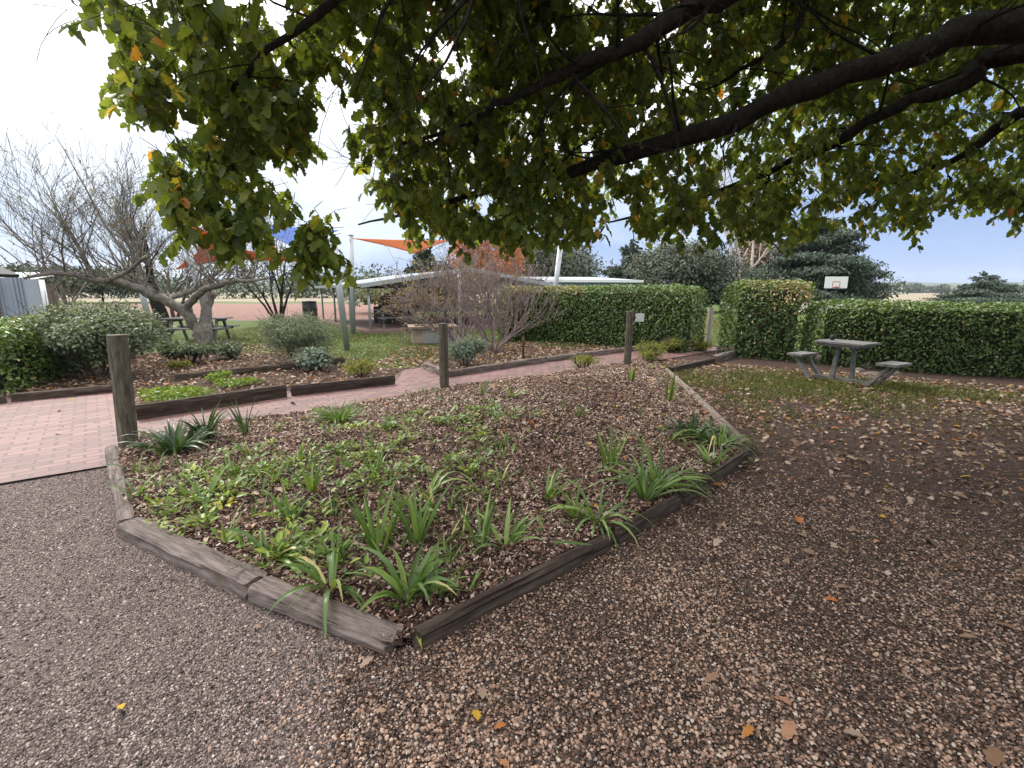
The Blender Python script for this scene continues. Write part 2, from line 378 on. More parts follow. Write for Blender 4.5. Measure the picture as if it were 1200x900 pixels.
def brick_mat():
    m = Mat('brick_paving', .62, .4); v = m.coord('Object', (1, 1, 1), (0, 0, -PATH_ANG))
    b = m.n('ShaderNodeTexBrick'); m.l(v, b.inputs['Vector'])
    b.inputs['Color1'].default_value = (.085, .036, .033, 1); b.inputs['Color2'].default_value = (.215, .108, .10, 1); b.inputs['Mortar'].default_value = (.03, .019, .018, 1)
    b.inputs['Scale'].default_value = 1.0; b.inputs['Mortar Size'].default_value = .011; b.inputs['Brick Width'].default_value = .235; b.inputs['Row Height'].default_value = .118; b.inputs['Bias'].default_value = 0.0
    n = m.noise(m.coord('Object'), 3, 7, .65); n2 = m.noise(m.coord('Object'), 60, 3)
    c = m.mix(m.math('MULTIPLY', n, .4), b.outputs['Color'], (.20, .115, .112))
    c = m.mix(m.math('MULTIPLY', n2, .25), c, (.2, .12, .1)); m.color(c)
    h = m.math('ADD', m.math('MULTIPLY', b.outputs['Fac'], -1.0), m.math('MULTIPLY', n2, .25)); m.bump(h, .7, .006); return m.m
M['brick'] = brick_mat()
def hill_mat():
    m = Mat('hill', 1.0, 0); v = m.coord('Object'); n = m.noise(v, .02, 6, .7)
    m.color(m.ramp(n, [(.35, (.035, .05, .03)), (.55, (.07, .085, .045)), (.65, (.22, .20, .12))])); return m.m
M['hill'] = hill_mat()

# ------------------------------------------------------------------ leaf shapes (y = along the leaf)
def lobed(curl=.25):
    h = [(.015, 0), (.15, .16), (.30, .30), (.19, .42), (.35, .58), (.20, .72), (.20, .86)]
    V = [(0, 0, 0)]; mid = []; lft = []; rgt = []
    for x, y in h:
        z = -curl*y*y
        mid.append(len(V)); V.append((0, y, z)); rgt.append(len(V)); V.append((x, y, z + .35*x)); lft.append(len(V)); V.append((-x, y, z + .35*x))
    tip = len(V); V.append((0, 1, -curl))
    F = []
    for i in range(len(h)-1):
        F.append((mid[i], rgt[i], rgt[i+1], mid[i+1])); F.append((lft[i], mid[i], mid[i+1], lft[i+1]))
    F.append((mid[-1], rgt[-1], tip, tip)); 
    F = [f for f in F if len(set(f)) == 4]
    F.append((lft[-1], mid[-1], rgt[-1], tip))
    return V, F
OVATE = ([(0, 0, 0), (.24, .35, .07), (.2, .68, .05), (0, 1, -.1), (-.2, .68, .05), (-.24, .35, .07), (0, .38, -.02), (0, .7, -.03)],
         [(0, 1, 6, 6), (1, 2, 7, 6), (2, 3, 7, 7), (0, 6, 5, 5), (6, 7, 4, 5), (7, 3, 4, 4)])
OV3 = ([(0, 0, 0), (.27, .45, .09), (0, 1, -.05), (-.27, .45, .09), (0, .5, -.02)], [(0, 1, 4), (1, 2, 4), (0, 4, 3), (4, 2, 3)])
SLIM = ([(0, 0, 0), (.09, .4, .02), (0, 1, 0), (-.09, .4, .02)], [(0, 1, 2), (0, 2, 3)])
def tri(T):
    V, F = T; o = []
    for f in F:
        f = [f[i] for i in range(len(f)) if f[i] not in f[:i]]
        for k in range(1, len(f)-1): o.append((f[0], f[k], f[k+1]))
    return V, o
OVATE = tri(OVATE)
LOBED, LOBED_CURL = lobed(.18), lobed(.5)
def pebble_template(sub):
    V = [(1, 0, 0), (-1, 0, 0), (0, 1, 0), (0, -1, 0), (0, 0, 1), (0, 0, -1)]
    F = [(0, 2, 4), (2, 1, 4), (1, 3, 4), (3, 0, 4)] + ([(2, 0, 5), (1, 2, 5), (3, 1, 5), (0, 3, 5)] if sub == 0 else [])
    if sub == 0: return V, F
    V = [Vector(v) for v in V]; G2 = []; cache = {}
    def midp(a, b):
        k = (min(a, b), max(a, b))
        if k not in cache: V.append(((V[a]+V[b])/2).normalized()); cache[k] = len(V)-1
        return cache[k]
    for a, b, c in F:
        ab, bc, ca = midp(a, b), midp(b, c), midp(c, a); G2 += [(a, ab, ca), (ab, b, bc), (ca, bc, c), (ab, bc, ca)]
    return [tuple(v) for v in V], G2          # upper half only: the lower half lies in the ground

# ------------------------------------------------------------------ ground plan
def gp(pts, z=0): return [tuple(G(x, y, z)[:2]) for x, y in pts]
BED = gp([(133, 540), (146, 615), (300, 690), (462, 762), (495, 748), (720, 628), (800, 582), (872, 532), (840, 490), (787, 440), (745, 421), (720, 428), (640, 441), (521, 456), (400, 479), (250, 500), (165, 517)])
PATH = gp([(-260, 622), (0, 568), (131, 546), (200, 512), (400, 485), (530, 460), (650, 446), (740, 428), (800, 418), (845, 410), (822, 402), (790, 402), (760, 408), (522, 441), (497, 431), (474, 434), (463, 449), (340, 462), (160, 491), (133, 459), (0, 471), (-260, 500)])
LAWN = gp([(215, 402), (262, 388), (330, 380), (440, 391), (540, 389), (640, 395), (760, 402), (700, 408), (600, 404), (520, 418), (470, 430), (400, 432), (330, 405), (270, 408)])
def bed_z(x, y):
    d = poly_dist(BED, x, y)
    z = .045 + .085*sstep(0, 1.8, d) + .05*(fbm(x, y, 1.3, 3)-.5) + .05*(fbm(x, y, 5, 9)-.5) + .13*sstep(0, 1.6, d)*np.exp(-((np.asarray(x)-1.4)**2+(np.asarray(y)-7.3)**2)/3.0)
    return z
def on_bed(px, py):
    z = .1
    for _ in range(6):
        p = G(px, py, z); z = float(bed_z(np.array([p.x]), np.array([p.y]))[0])
    return Vector((p.x, p.y, z))
def ground_z(x, y):
    x = np.asarray(x, float); y = np.asarray(y, float)
    return .02*(fbm(x, y, .8, 21)-.5)*np.clip(1-np.hypot(x, y)/40, 0, 1) - .01

def build_ground():
    ax = np.concatenate([-np.geomspace(3000, 16, 40), np.arange(-15.8, 15.81, .1), np.geomspace(16, 3000, 40)])
    ay = np.concatenate([-np.geomspace(400, 1.2, 14), np.arange(-1, 24.1, .1), np.geomspace(24.4, 3200, 60)])
    X, Y = np.meshgrid(ax, ay); x = X.ravel(); y = Y.ravel()
    nx, ny = len(ax), len(ay)
    idx = np.arange(nx*ny).reshape(ny, nx)
    F = np.stack([idx[:-1, :-1], idx[:-1, 1:], idx[1:, 1:], idx[1:, :-1]], -1).reshape(-1, 4)
    z = ground_z(x, y)
    jig = (fbm(x, y, 1.1, 5)-.5)
    # coarse pebbles to the +x side of a line through the bed's front corner
    peb = sstep(-.5, .5, (x + .55 + .12*(y-1.3)) * 1.3 + jig*1.2)
    right = np.clip(.18 + .75*sstep(1.6, 5.6, y + .35*(x-2) + jig*3.0), 0, 1) * sstep(.2, 1.6, x + .4*jig)          # soil and leaves under the tree
    hedge_side = sstep(-.3, .5, (x-5.7)*0 + (x*.62 + y - 13.0) + jig)
    soil = np.maximum(right, sstep(-.1, .25, poly_dist(SOIL_A, x, y) + jig*.3))
    soil = np.maximum(soil, sstep(-.1, .25, poly_dist(SOIL_B, x, y) + jig*.3))
    lawn = sstep(-.4, .5, poly_dist(LAWN, x, y) + jig*1.2)
    tbl = .47*np.exp(-(((x-6.3)/2.4)**2 + ((y-8.2)/1.0)**2)) + .22*np.exp(-(((x-4.6)/1.9)**2 + ((y-7.6)/1.1)**2))
    beyond = sstep(15.5, 16.5, y + .0*x + jig) * sstep(-14, -12, x + 0*y)
    beyond = np.maximum(beyond, sstep(14.6, 15.4, y + .75*(x-5.5) + jig*.5)*(x > 4))
    grass = np.clip(np.maximum.reduce([lawn, tbl, beyond]), 0, 1)
    straw = sstep(70, 90, y + 20*jig)
    red = sstep(27, 29, y)*(1-sstep(60, 70, y))*(x < -7)
    grass_left = sstep(11, 13, y)*(x < -6)*(1-red)
    grass = np.maximum(grass, grass_left*.62)
    o = np_mesh('ground', np.stack([x, y, z], 1), F, M['ground'], None, True,
                dict(pebble_zone=peb, soil_zone=soil, grass_zone=grass, straw_zone=straw, red_zone=red))
    tag(o, kind='structure')
SOIL_A = gp([(0, 468), (133, 457), (160, 489), (340, 459), (462, 446), (476, 434), (500, 430), (500, 418), (450, 418), (440, 425), (330, 405), (262, 402), (200, 410), (60, 432), (-60, 455)])
SOIL_B = gp([(497, 430), (522, 440), (760, 407), (830, 400), (640, 399), (575, 402), (520, 410)])
build_ground()

def poly_sheet(name, poly, zf, step, mat):
    xs = [p[0] for p in poly]; ys = [p[1] for p in poly]
    ax = np.arange(min(xs), max(xs)+step, step); ay = np.arange(min(ys), max(ys)+step, step)
    X, Y = np.meshgrid(ax, ay); x = X.ravel(); y = Y.ravel(); nx, ny = len(ax), len(ay)
    idx = np.arange(nx*ny).reshape(ny, nx)
    F = np.stack([idx[:-1, :-1], idx[:-1, 1:], idx[1:, 1:], idx[1:, :-1]], -1).reshape(-1, 4)
    ctr = np.stack([x[F].mean(1), y[F].mean(1)], 1)
    F = F[poly_dist(poly, ctr[:, 0], ctr[:, 1]) > 0]
    used = np.unique(F); remap = np.zeros(nx*ny, np.int64); remap[used] = np.arange(len(used))
    x = x[used]; y = y[used]
    return np_mesh(name, np.stack([x, y, zf(x, y)], 1), remap[F], mat, None, True)
from mathutils.geometry import tessellate_polygon
_pv = [Vector((x, y, .012)) for x, y in PATH]
tag(np_mesh('brick_path', _pv, [tuple(t) for t in tessellate_polygon([_pv])], M['brick']), kind='structure')
tag(poly_sheet('garden_soil', BED, bed_z, .05, M['bed']), kind='structure')

# ------------------------------------------------------------------ hills and far ground
def hill(name, x0, x1, y, base, amp, seed, depth):
    n = 160; xs = np.linspace(x0, x1, n); V = []; F = []
    top = base + amp*(fbm(xs, xs*0, 3.0/(abs(x1-x0))*3, seed, 4))
    prof = [(-depth, -8), (-depth*.4, .55), (0, 1.0), (depth*.6, .5), (depth, -8)]
    m = len(prof)
    for i in range(n):
        for dy, k in prof: V.append((xs[i], y+dy, top[i]*k if k > 0 else -8))
    for i in range(n-1):
        for j in range(m-1): F.append((i*m+j, (i+1)*m+j, (i+1)*m+j+1, i*m+j+1))
    tag(np_mesh(name, V, np.array(F), M['hill'], None, True), kind='structure')
hill('hills', -3200, 4000, 2600, 8, 95, 4, 500)
hill('hills', -1500, 2600, 1500, 2, 30, 9, 300)

def haze():
    m = bpy.data.materials.new('haze'); m.use_nodes = True; t = m.node_tree; t.nodes.clear()
    o = t.nodes.new('ShaderNodeOutputMaterial'); v = t.nodes.new('ShaderNodeVolumePrincipled'); v.inputs['Density'].default_value = .00014; v.inputs['Color'].default_value = (.80, .88, 1, 1)
    t.links.new(v.outputs[0], o.inputs['Volume'])
    b = MB(); b.box((200, 1350, 55), (8200, 3900, 130)); h = b.build('haze', m); tag(h, 'pale even air haze that turns the far hills blue', 'haze', kind='stuff')
haze()

# ------------------------------------------------------------------ buildings behind the garden
def corrugated(mb, p0, u, v, pitch=.09, amp=.012, thick=.006):
    """a corrugated sheet: ribs run along v, waves follow u"""
    p0 = Vector(p0); u = Vector(u); v = Vector(v); n = u.cross(v).normalized(); nu = max(4, int(u.length/pitch*4))
    V = []
    for s in (0, 1):
        for i in range(nu+1):
            w = amp*math.sin(i*math.pi/2)
            for j in (0, 1): V.append(p0 + u*(i/nu) + v*j + n*(w + (thick if s else 0)))
    F = []; o = (nu+1)*2
    for i in range(nu):
        a = i*2; F.append((a, a+2, a+3, a+1)); F.append((o+a, o+a+1, o+a+3, o+a+2))
        F.append((a, o+a, o+a+2, a+2)); F.append((a+1, a+3, o+a+3, o+a+1))
    F.append((0, 1, o+1, o)); F.append((nu*2, o+nu*2, o+nu*2+1, nu*2+1))
    mb.add(V, F)

def shelter():
    A = D(430, 331.5, 18.6); ez = A.z                       # front corner of the eave
    g = Vector((.90, .43, 0)).normalized(); b = Vector((-.54, .84, 0)).normalized()
    half, rise, dep = 4.1, .60, 9.0
    r = empty('picnic_shelter', (A.x, A.y, 0), 'open sided picnic shelter with corrugated gable roof on thin posts beyond the lawn', 'shelter')
    base = Vector((A.x, A.y, 0))
    L = lambda a, c, z: g*a + b*c + Vector((0, 0, z))
    s = MB(); s.box(L(half, dep/2, .05), (2*half+.4, dep+.4, .14), Matrix((g, b, Vector((0, 0, 1)))).transposed()); s.build('slab', M['slab'], r)
    roof = MB(); ov = .35
    corrugated(roof, L(-ov, dep+ov, ez-.1), b*-(dep+2*ov), L(half+ov, 0, rise+.1))
    corrugated(roof, L(half*2+ov, -ov, ez-.1), b*(dep+2*ov), L(-(half+ov), 0, rise+.1))
    roof.build('roof', M['zinc_roof'], r)
    gb = MB()
    V = [L(0, 0, ez-.12), L(2*half, 0, ez-.12), L(half, 0, ez+rise-.06)]; V += [v + b*.05 for v in V]
    gb.add(V, [(0, 2, 1), (3, 4, 5), (0, 1, 4, 3), (1, 2, 5, 4), (2, 0, 3, 5)]); gb.build('gable_panel', M['gable'], r)
    for sgn, a0, a1 in ((1, -ov, half), (-1, 2*half+ov, half)):
        f = MB(); f.beam(L(a0, -ov-.02, ez-.12), L(a1, -ov-.02, ez+rise-.02), .03, .16); f.build('barge_board', M['galv'], r)
    f = MB(); f.beam(L(-ov-.03, -ov, ez-.1), L(-ov-.03, dep+ov, ez-.1), .1, .12); f.build('gutter', M['galv'], r)
    for a in (0.05, 2*half-.05):
        for c in (.05, dep*.34, dep*.67, dep-.05):
            p = MB(); p.tube([L(a, c, .1), L(a, c, ez-.05)], [.05, .05], 8); p.build('post', M['galv'] if a < 1 else M['bark_twig'], r, True)
    for c in (dep*.34, dep*.67):
        p = MB(); p.beam(L(0, c, ez-.1), L(2*half, c, ez-.1), .08, .14); p.build('tie_beam', M['bark_twig'], r)
    return base, L, r
sh_base, shL, sh = shelter()
def trestle_table(loc, rz, label, group=None, L=1.9, mat='bench_wood'):
    r = empty('picnic_table', loc, label, 'picnic table', group, rz)
    t = MB()
    for k in range(5): t.box((0, -.3+.15*k, .74), (L, .14, .04))
    t.build('table_top', M[mat], r, bevel=.005)
    for s in (-1, 1):
        b = MB()
        for k in (0, 1): b.box((0, s*(.62+.15*k), .44), (L, .14, .04))
        b.build('seat', M[mat], r, bevel=.005)
    for x in (-L*.36, L*.36):
        f = MB()
        for s in (-1, 1): f.beam((x, s*.22, .72), (x, s*.55, 0), .045, .09, (1, 0, 0))
        f.beam((x+.05, -.78, .39), (x+.05, .78, .39), .045, .09); f.beam((x+.05, -.34, .68), (x+.05, .34, .68), .045, .07)
        f.build('leg_frame', M[mat], r, bevel=.004)
    return r
for k, (a, c, lab) in enumerate([(1.5, 1.1, 'weathered trestle picnic table at the front of the open shelter'), (4.6, 1.6, 'trestle picnic table deep in shelter shade behind the bare yellow twig shrub')]):
    p = sh_base + shL(a, c, .12); trestle_table((p.x, p.y, p.z), math.atan2(.43, .90), lab, None)
def oven():
    p = sh_base + shL(2.4, 4.2, .12)
    r = empty('pizza_oven', p, 'dark domed brick oven on a plinth inside the shelter', 'oven')
    m = MB(); m.box((0, 0, .4), (1.7, 1.3, .8)); m.build('plinth', M['dark_metal'], r, bevel=.03)
    d = MB(); prof = [(.78, .8), (.76, 1.0), (.66, 1.2), (.48, 1.35), (.25, 1.43), (.04, 1.46)]; n = 20
    V = [(rr*math.cos(2*math.pi*k/n), rr*.8*math.sin(2*math.pi*k/n), z) for rr, z in prof for k in range(n)]
    F = [(i*n+k, i*n+(k+1) % n, (i+1)*n+(k+1) % n, (i+1)*n+k) for i in range(len(prof)-1) for k in range(n)] + [tuple(range((len(prof)-1)*n, len(prof)*n))]
    d.add(V, F); d.build('dome', M['rust'], r, True)
    c = MB(); c.tube([(.1, .1, 1.3), (.1, .1, 2.1)], [.1, .1], 10); c.build('chimney', M['dark_metal'], r, True)
oven()
def barrel(px, py, label):
    p = G(px, py); r = empty('rubbish_bin', (p.x, p.y, 0), label, 'bin')
    m = MB(); hs = [(0, .36), (.05, .38), (.3, .385), (.32, .40), (.34, .385), (.65, .385), (.67, .40), (.69, .385), (1.0, .38), (1.04, .36)]
    m.tube([(0, 0, h) for h, _ in hs], [q for _, q in hs], 18); m.build('drum', M['dark_metal'], r, True)
    l = MB(); l.tube([(0, 0, 1.04), (0, 0, 1.08), (0, 0, 1.11)], [.40, .39, .1], 18); l.build('lid', M['dark_metal'], r, True)
barrel(364, 375.5, 'dark drum shaped bin standing on grass just outside the shelter')

def big_shed():
    a = D(641, 333, 24); b = D(747, 326, 25); u = (b-a); u.z = 0; dv = u.normalized(); nrm = Vector((-dv.y, dv.x, 0))
    r = empty('blue_shed', (a.x, a.y, 0), 'long pale blue corrugated shed showing above the middle hedge', 'shed')
    o = Vector((a.x, a.y, 0)); top = a.z + .16; ln = u.length
    w = MB(); corrugated(w, Vector((0, 0, 0)), dv*ln, Vector((0, 0, top)), .22, .03); corrugated(w, nrm*6, -nrm*6, Vector((0, 0, top)), .22, .03); w.build('wall', M['shed_blue'], r)
    rf = MB(); corrugated(rf, Vector((0, 0, top+.03)) - nrm*.25 - dv*.2, dv*(ln+.4), nrm*6.5 + Vector((0, 0, .35)), .22, .02); rf.build('roof', M['zinc_roof'], r)
    f = MB(); f.beam(Vector((0, 0, top)) - nrm*.27 - dv*.2, Vector((0, 0, top)) - nrm*.27 + dv*(ln+.2), .09, .13); f.build('gutter', M['white'], r)
big_shed()
def left_shed():
    a = D(4, 371, 15.5); b = D(36, 371, 15.2); c = D(52, 365, 17)
    r = empty('tin_shed', (a.x, a.y, 0), 'small blue grey corrugated iron shed with dark overhanging roof behind the clipped hedge', 'shed')
    o = Vector((a.x, a.y, 0)); q = Vector((b.x, b.y, 0))-o; s = Vector((c.x, c.y, 0))-Vector((b.x, b.y, 0))
    h = 2.05
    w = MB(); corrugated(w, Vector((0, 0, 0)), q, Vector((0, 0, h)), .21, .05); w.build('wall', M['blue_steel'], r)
    w = MB(); w.add([q, q+Vector((.32, .1, 0)), q+Vector((.32, .1, h-.05)), q+Vector((0, 0, h-.05)), q+Vector((-.05, .1, 0)), q+Vector((.27, .2, 0)), q+Vector((.27, .2, h-.05)), q+Vector((-.05, .1, h-.05))],
                    [(0, 1, 2, 3), (7, 6, 5, 4), (0, 3, 7, 4), (1, 5, 6, 2), (3, 2, 6, 7), (0, 4, 5, 1)]); w.build('door', M['zinc_roof'], r)
    w = MB(); w.box(Vector((-1.4, .35, 1.0)), (2.6, .2, 2.0)); w.build('side_wall', M['brown_wall'], r)
    rf = MB(); P = D(-40, 290, 14.6)-o; Q = D(14, 338, 15.0)-o
    rf.beam(Vector((-2.2, -.7, 3.3)), Vector((.1, -.35, 2.12)), 2.4, .12); rf.build('roof', M['dark_metal'], r)
left_shed()
def brick_building():
    a = D(45, 366, 21); r = empty('brown_building', (a.x, a.y, 0), 'low brown walled building with pale roof, glimpsed through bare branches', 'building')
    w = MB(); w.box((-1.4, .7, 1.0), (2.2, 1.4, 2.0)); w.build('wall', M['brown_wall'], r)
    f = MB(); corrugated(f, (-2.6, -.5, 2.0), (2.5, 0, 0), (0, 2.4, .5), .2, .02); f.build('roof', M['zinc_roof'], r)
    f = MB(); f.beam((-2.6, -.55, 2.0), (-.1, -.55, 2.0), .1, .12); f.build('gutter', M['galv'], r)
    p = D(53.5, 365, 20)-Vector((a.x, a.y, 0)); c = MB(); c.tube([(p.x, p.y, 0), (p.x, p.y, 2.1)], [.14, .14], 10); c.build('column', M['white'], r, True)
brick_building()

# ------------------------------------------------------------------ shade sails and their poles
def pole(p0, p1, rad, label):
    r = empty('shade_sail_pole', (p0.x, p0.y, 0), label, 'pole', 'steel poles that carry the shade sails')
    q = p1 - Vector((p0.x, p0.y, 0)); m = MB(); m.tube([(0, 0, -.05), q], [rad, rad], 14); m.build('shaft', M['galv'], r, True)
    c = MB(); d = q.normalized(); c.tube([q, q + d*.03], [rad*1.15, rad*1.05], 14); c.build('cap', M['galv'], r, True)
    h = MB(); h.box(q - d*.18, (.03, rad*2+.12, .06)); h.build('eye_bracket', M['galv'], r)
def Dz(px, py, near): return D(px, py, near)
P1 = G(407, 410); P2 = G(414, 391); P3 = G(643, 397); P4 = G(540, 405)
pole(P1, D(391, 287, P1.y-.3), .085, 'leaning galvanised pole nearest the round olive shrub')
pole(P2, D(411, 276, P2.y), .095, 'upright galvanised pole just behind the leaning one by the shelter')
pole(P3, D(657, 288, P3.y-.2), .085, 'leaning galvanised pole standing against the middle hedge')
pole(P4, D(538, 318, P4.y+.3), .055, 'thin grey pole hidden among the bare twig shrubs')
P5 = G(251, 398); P6 = G(178, 388)
pole(P5, D(212, 262, P5.y-.4), .11, 'strongly leaning pale pole behind the gnarled bare tree')
pole(P6, D(160, 318, P6.y), .11, 'short visible pale pole leaning behind the dark trunk')
def sail(name, corners, sag, mat, label):
    c = [Vector(p) for p in corners]; ctr = sum(c, Vector())/3; n = 14; V = []; F = []
    # triangle grid with edges curved inwards
    idx = {}
    for i in range(n+1):
        for j in range(n+1-i):
            a, b = i/n, j/n; k = 1-a-b
            p = c[0]*a + c[1]*b + c[2]*k
            e = (a*b + b*k + k*a)
            pull = (a*b*(1-k)**2 + b*k*(1-a)**2 + k*a*(1-b)**2)
            p = p.lerp(ctr, min(.6, sag*pull*4)) + Vector((0, 0, -.5*e*sag))
            idx[i, j] = len(V); V.append(p - ctr)
    for i in range(n):
        for j in range(n-i):
            F.append((idx[i, j], idx[i+1, j], idx[i, j+1]))
            if i+j < n-1: F.append((idx[i+1, j], idx[i+1, j+1], idx[i, j+1]))
    o = np_mesh(name, V, np.array(F), M[mat], None, True, {'var': np.full(len(V), .5)}); o.location = ctr
    md = o.modifiers.new('cloth', 'SOLIDIFY'); md.thickness = .004
    tag(o, label, 'shade sail')
sail('shade_sail', [D(214, 254, 17), D(205, 316, 19.5), D(364, 307, 16)], .5, 'orange_sail', 'orange triangular shade sail seen through the gnarled bare tree')
sail('shade_sail', [D(270, 258, 21), D(348, 292, 17.5), D(398, 270, 23)], .12, 'blue_sail', 'bright blue shade sail stretched beside the orange one')
sail('shade_sail', [D(411, 279, 17), D(486, 297, 20), D(530, 281, 25)], .12, 'orange_sail', 'narrow orange shade sail fixed to the upright pole by the shelter')

# ------------------------------------------------------------------ hedges
def hedge(name, poly, h, label, dens=620, leaf=.065, lumps=.13, topvar=.0, slope=None, dead=None, round_top=.18):
    """clipped hedge on a ground polygon: a dark twiggy core under a skin of leaves"""
    r = empty(name, (*poly[0], 0), label, 'hedge'); o = np.array([poly[0][0], poly[0][1], 0])
    poly = [np.array(p) for p in poly]; n = len(poly); ctr = sum(poly)/n
    hf = (lambda x, y: np.full(np.shape(x), h)) if slope is None else slope
    pos = []; nor = []
    for i in range(n):
        a, b = poly[i], poly[(i+1) % n]; ln = np.hypot(*(b-a)); k = int(ln*h*dens)
        t = rng.random(k); z = rng.random(k)**.95; x = a[0]+(b[0]-a[0])*t; y = a[1]+(b[1]-a[1])*t
        nx, ny = (b-a)[1]/ln, -(b-a)[0]/ln
        if (ctr-a)[0]*nx + (ctr-a)[1]*ny > 0: nx, ny = -nx, -ny
        hh = hf(x, y) + .08*(fbm(x, y, 1.7, 12)-.5)
        inset = round_top*np.clip((z*hh-(hh-.35))/.35, 0, 1)**2 + .06*np.clip(1-z*4, 0, 1)
        off = (fbm(t*ln, z*h, 1.6, i+3)-.5)*2*lumps + (rng.random(k)-.75)*.10 - inset
        pos.append(np.stack([x+nx*off, y+ny*off, z*hh], 1)); nor.append(np.stack([np.full(k, nx), np.full(k, ny), .25+1.2*np.clip(z-.85, 0, 1)*6], 1))
    xs = [p[0] for p in poly]; ys = [p[1] for p in poly]
    k = int((max(xs)-min(xs))*(max(ys)-min(ys))*dens*1.3); x = rng.uniform(min(xs), max(xs), k); y = rng.uniform(min(ys), max(ys), k)
    d = poly_dist([tuple(p) for p in poly], x, y); q = (d > .02); x, y, d = x[q], y[q], d[q]
    z = hf(x, y) + .08*(fbm(x, y, 1.7, 12)-.5) - .22*np.clip(1-d/.3, 0, 1)**2 + (rng.random(len(x))-.5)*.09 + (rng.random(len(x)) > .97)*rng.random(len(x))*.10
    pos.append(np.stack([x, y, z], 1)); nor.append(np.stack([np.zeros(len(x)), np.zeros(len(x)), np.ones(len(x))], 1))
    pos = np.concatenate(pos); nor = np.concatenate(nor); nor /= np.linalg.norm(nor, axis=1, keepdims=True); m = len(pos)
    nrm = nor + rand_dirs(m)*.75; axis = np.cross(nrm, rand_dirs(m)) + np.array([0, 0, -.3]) + nor*.25
    rt = frames(axis, nrm)
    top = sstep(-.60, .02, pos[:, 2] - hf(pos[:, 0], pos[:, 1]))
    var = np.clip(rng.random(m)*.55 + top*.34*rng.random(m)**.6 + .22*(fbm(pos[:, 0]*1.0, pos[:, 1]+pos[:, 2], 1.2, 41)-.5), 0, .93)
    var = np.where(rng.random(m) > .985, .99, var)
    if dead is not None:
        w = dead(pos[:, 0], pos[:, 1], pos[:, 2]); var = np.where(rng.random(m) < w, .95+.05*rng.random(m), var)
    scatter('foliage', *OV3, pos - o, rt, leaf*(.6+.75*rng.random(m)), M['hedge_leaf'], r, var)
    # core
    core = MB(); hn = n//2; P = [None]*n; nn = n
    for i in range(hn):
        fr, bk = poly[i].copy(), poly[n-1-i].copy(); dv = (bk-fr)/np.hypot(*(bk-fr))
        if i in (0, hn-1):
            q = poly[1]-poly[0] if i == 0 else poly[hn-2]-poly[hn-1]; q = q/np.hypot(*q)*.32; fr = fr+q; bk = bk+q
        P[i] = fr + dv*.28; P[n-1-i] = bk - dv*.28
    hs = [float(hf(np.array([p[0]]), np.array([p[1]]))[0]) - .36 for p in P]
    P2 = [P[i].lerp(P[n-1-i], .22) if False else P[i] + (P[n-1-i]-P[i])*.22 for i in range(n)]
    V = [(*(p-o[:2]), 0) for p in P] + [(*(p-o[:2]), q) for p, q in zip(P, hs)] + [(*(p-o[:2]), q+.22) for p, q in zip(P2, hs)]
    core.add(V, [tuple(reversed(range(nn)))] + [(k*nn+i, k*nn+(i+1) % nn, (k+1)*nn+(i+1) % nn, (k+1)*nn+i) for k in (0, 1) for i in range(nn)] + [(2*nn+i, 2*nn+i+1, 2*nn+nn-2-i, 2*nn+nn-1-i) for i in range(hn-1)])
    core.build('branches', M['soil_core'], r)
def offset_strip(pts, w):
    """polygon of a hedge whose front follows pts (camera side) and which is w deep"""
    pts = [np.array(p) for p in pts]; back = []
    for i, p in enumerate(pts):
        d = pts[min(i+1, len(pts)-1)] - pts[max(i-1, 0)]; d = d/np.hypot(*d); nrm = np.array([-d[1], d[0]])
        if nrm[1] < 0: nrm = -nrm
        back.append(p + nrm*w)
    return pts + back[::-1]
f = gp([(585, 401), (640, 401), (700, 405), (770, 411.5), (800, 414.5)]); hedge('hedge', offset_strip(f, 1.25), 1.74, 'tall clipped green hedge between the twig shrubs and the grassy gap', 640, .075, .10, round_top=.25,
      dead=lambda x, y, z: .35*(z > 1.55)*(x < 2.2))
f = gp([(840, 416), (890, 421), (936, 425)]); 
hedge('hedge', offset_strip(f, 1.25), 1.83, 'tallest rounded hedge block with pale dying top, beside the plain post', 640, .07, .10, round_top=.32,
      dead=lambda x, y, z: .72*np.exp(-((x-6.55)**2/.28 + (z-1.62)**2/.10)) )
f = gp([(938, 425), (1000, 431), (1080, 437), (1200, 444), (1290, 448)])
hedge('hedge', offset_strip(f, .85), 1.37, 'long low clipped hedge running behind the table with two seats', 720, .065, .07, round_top=.14)
f = gp([(-160, 474), (-60, 449), (25, 432), (66, 416)])
hedge('hedge', offset_strip(f, 1.6), 1.05, 'low bushy clipped hedge in front of the tin shed', 560, .075, .10)

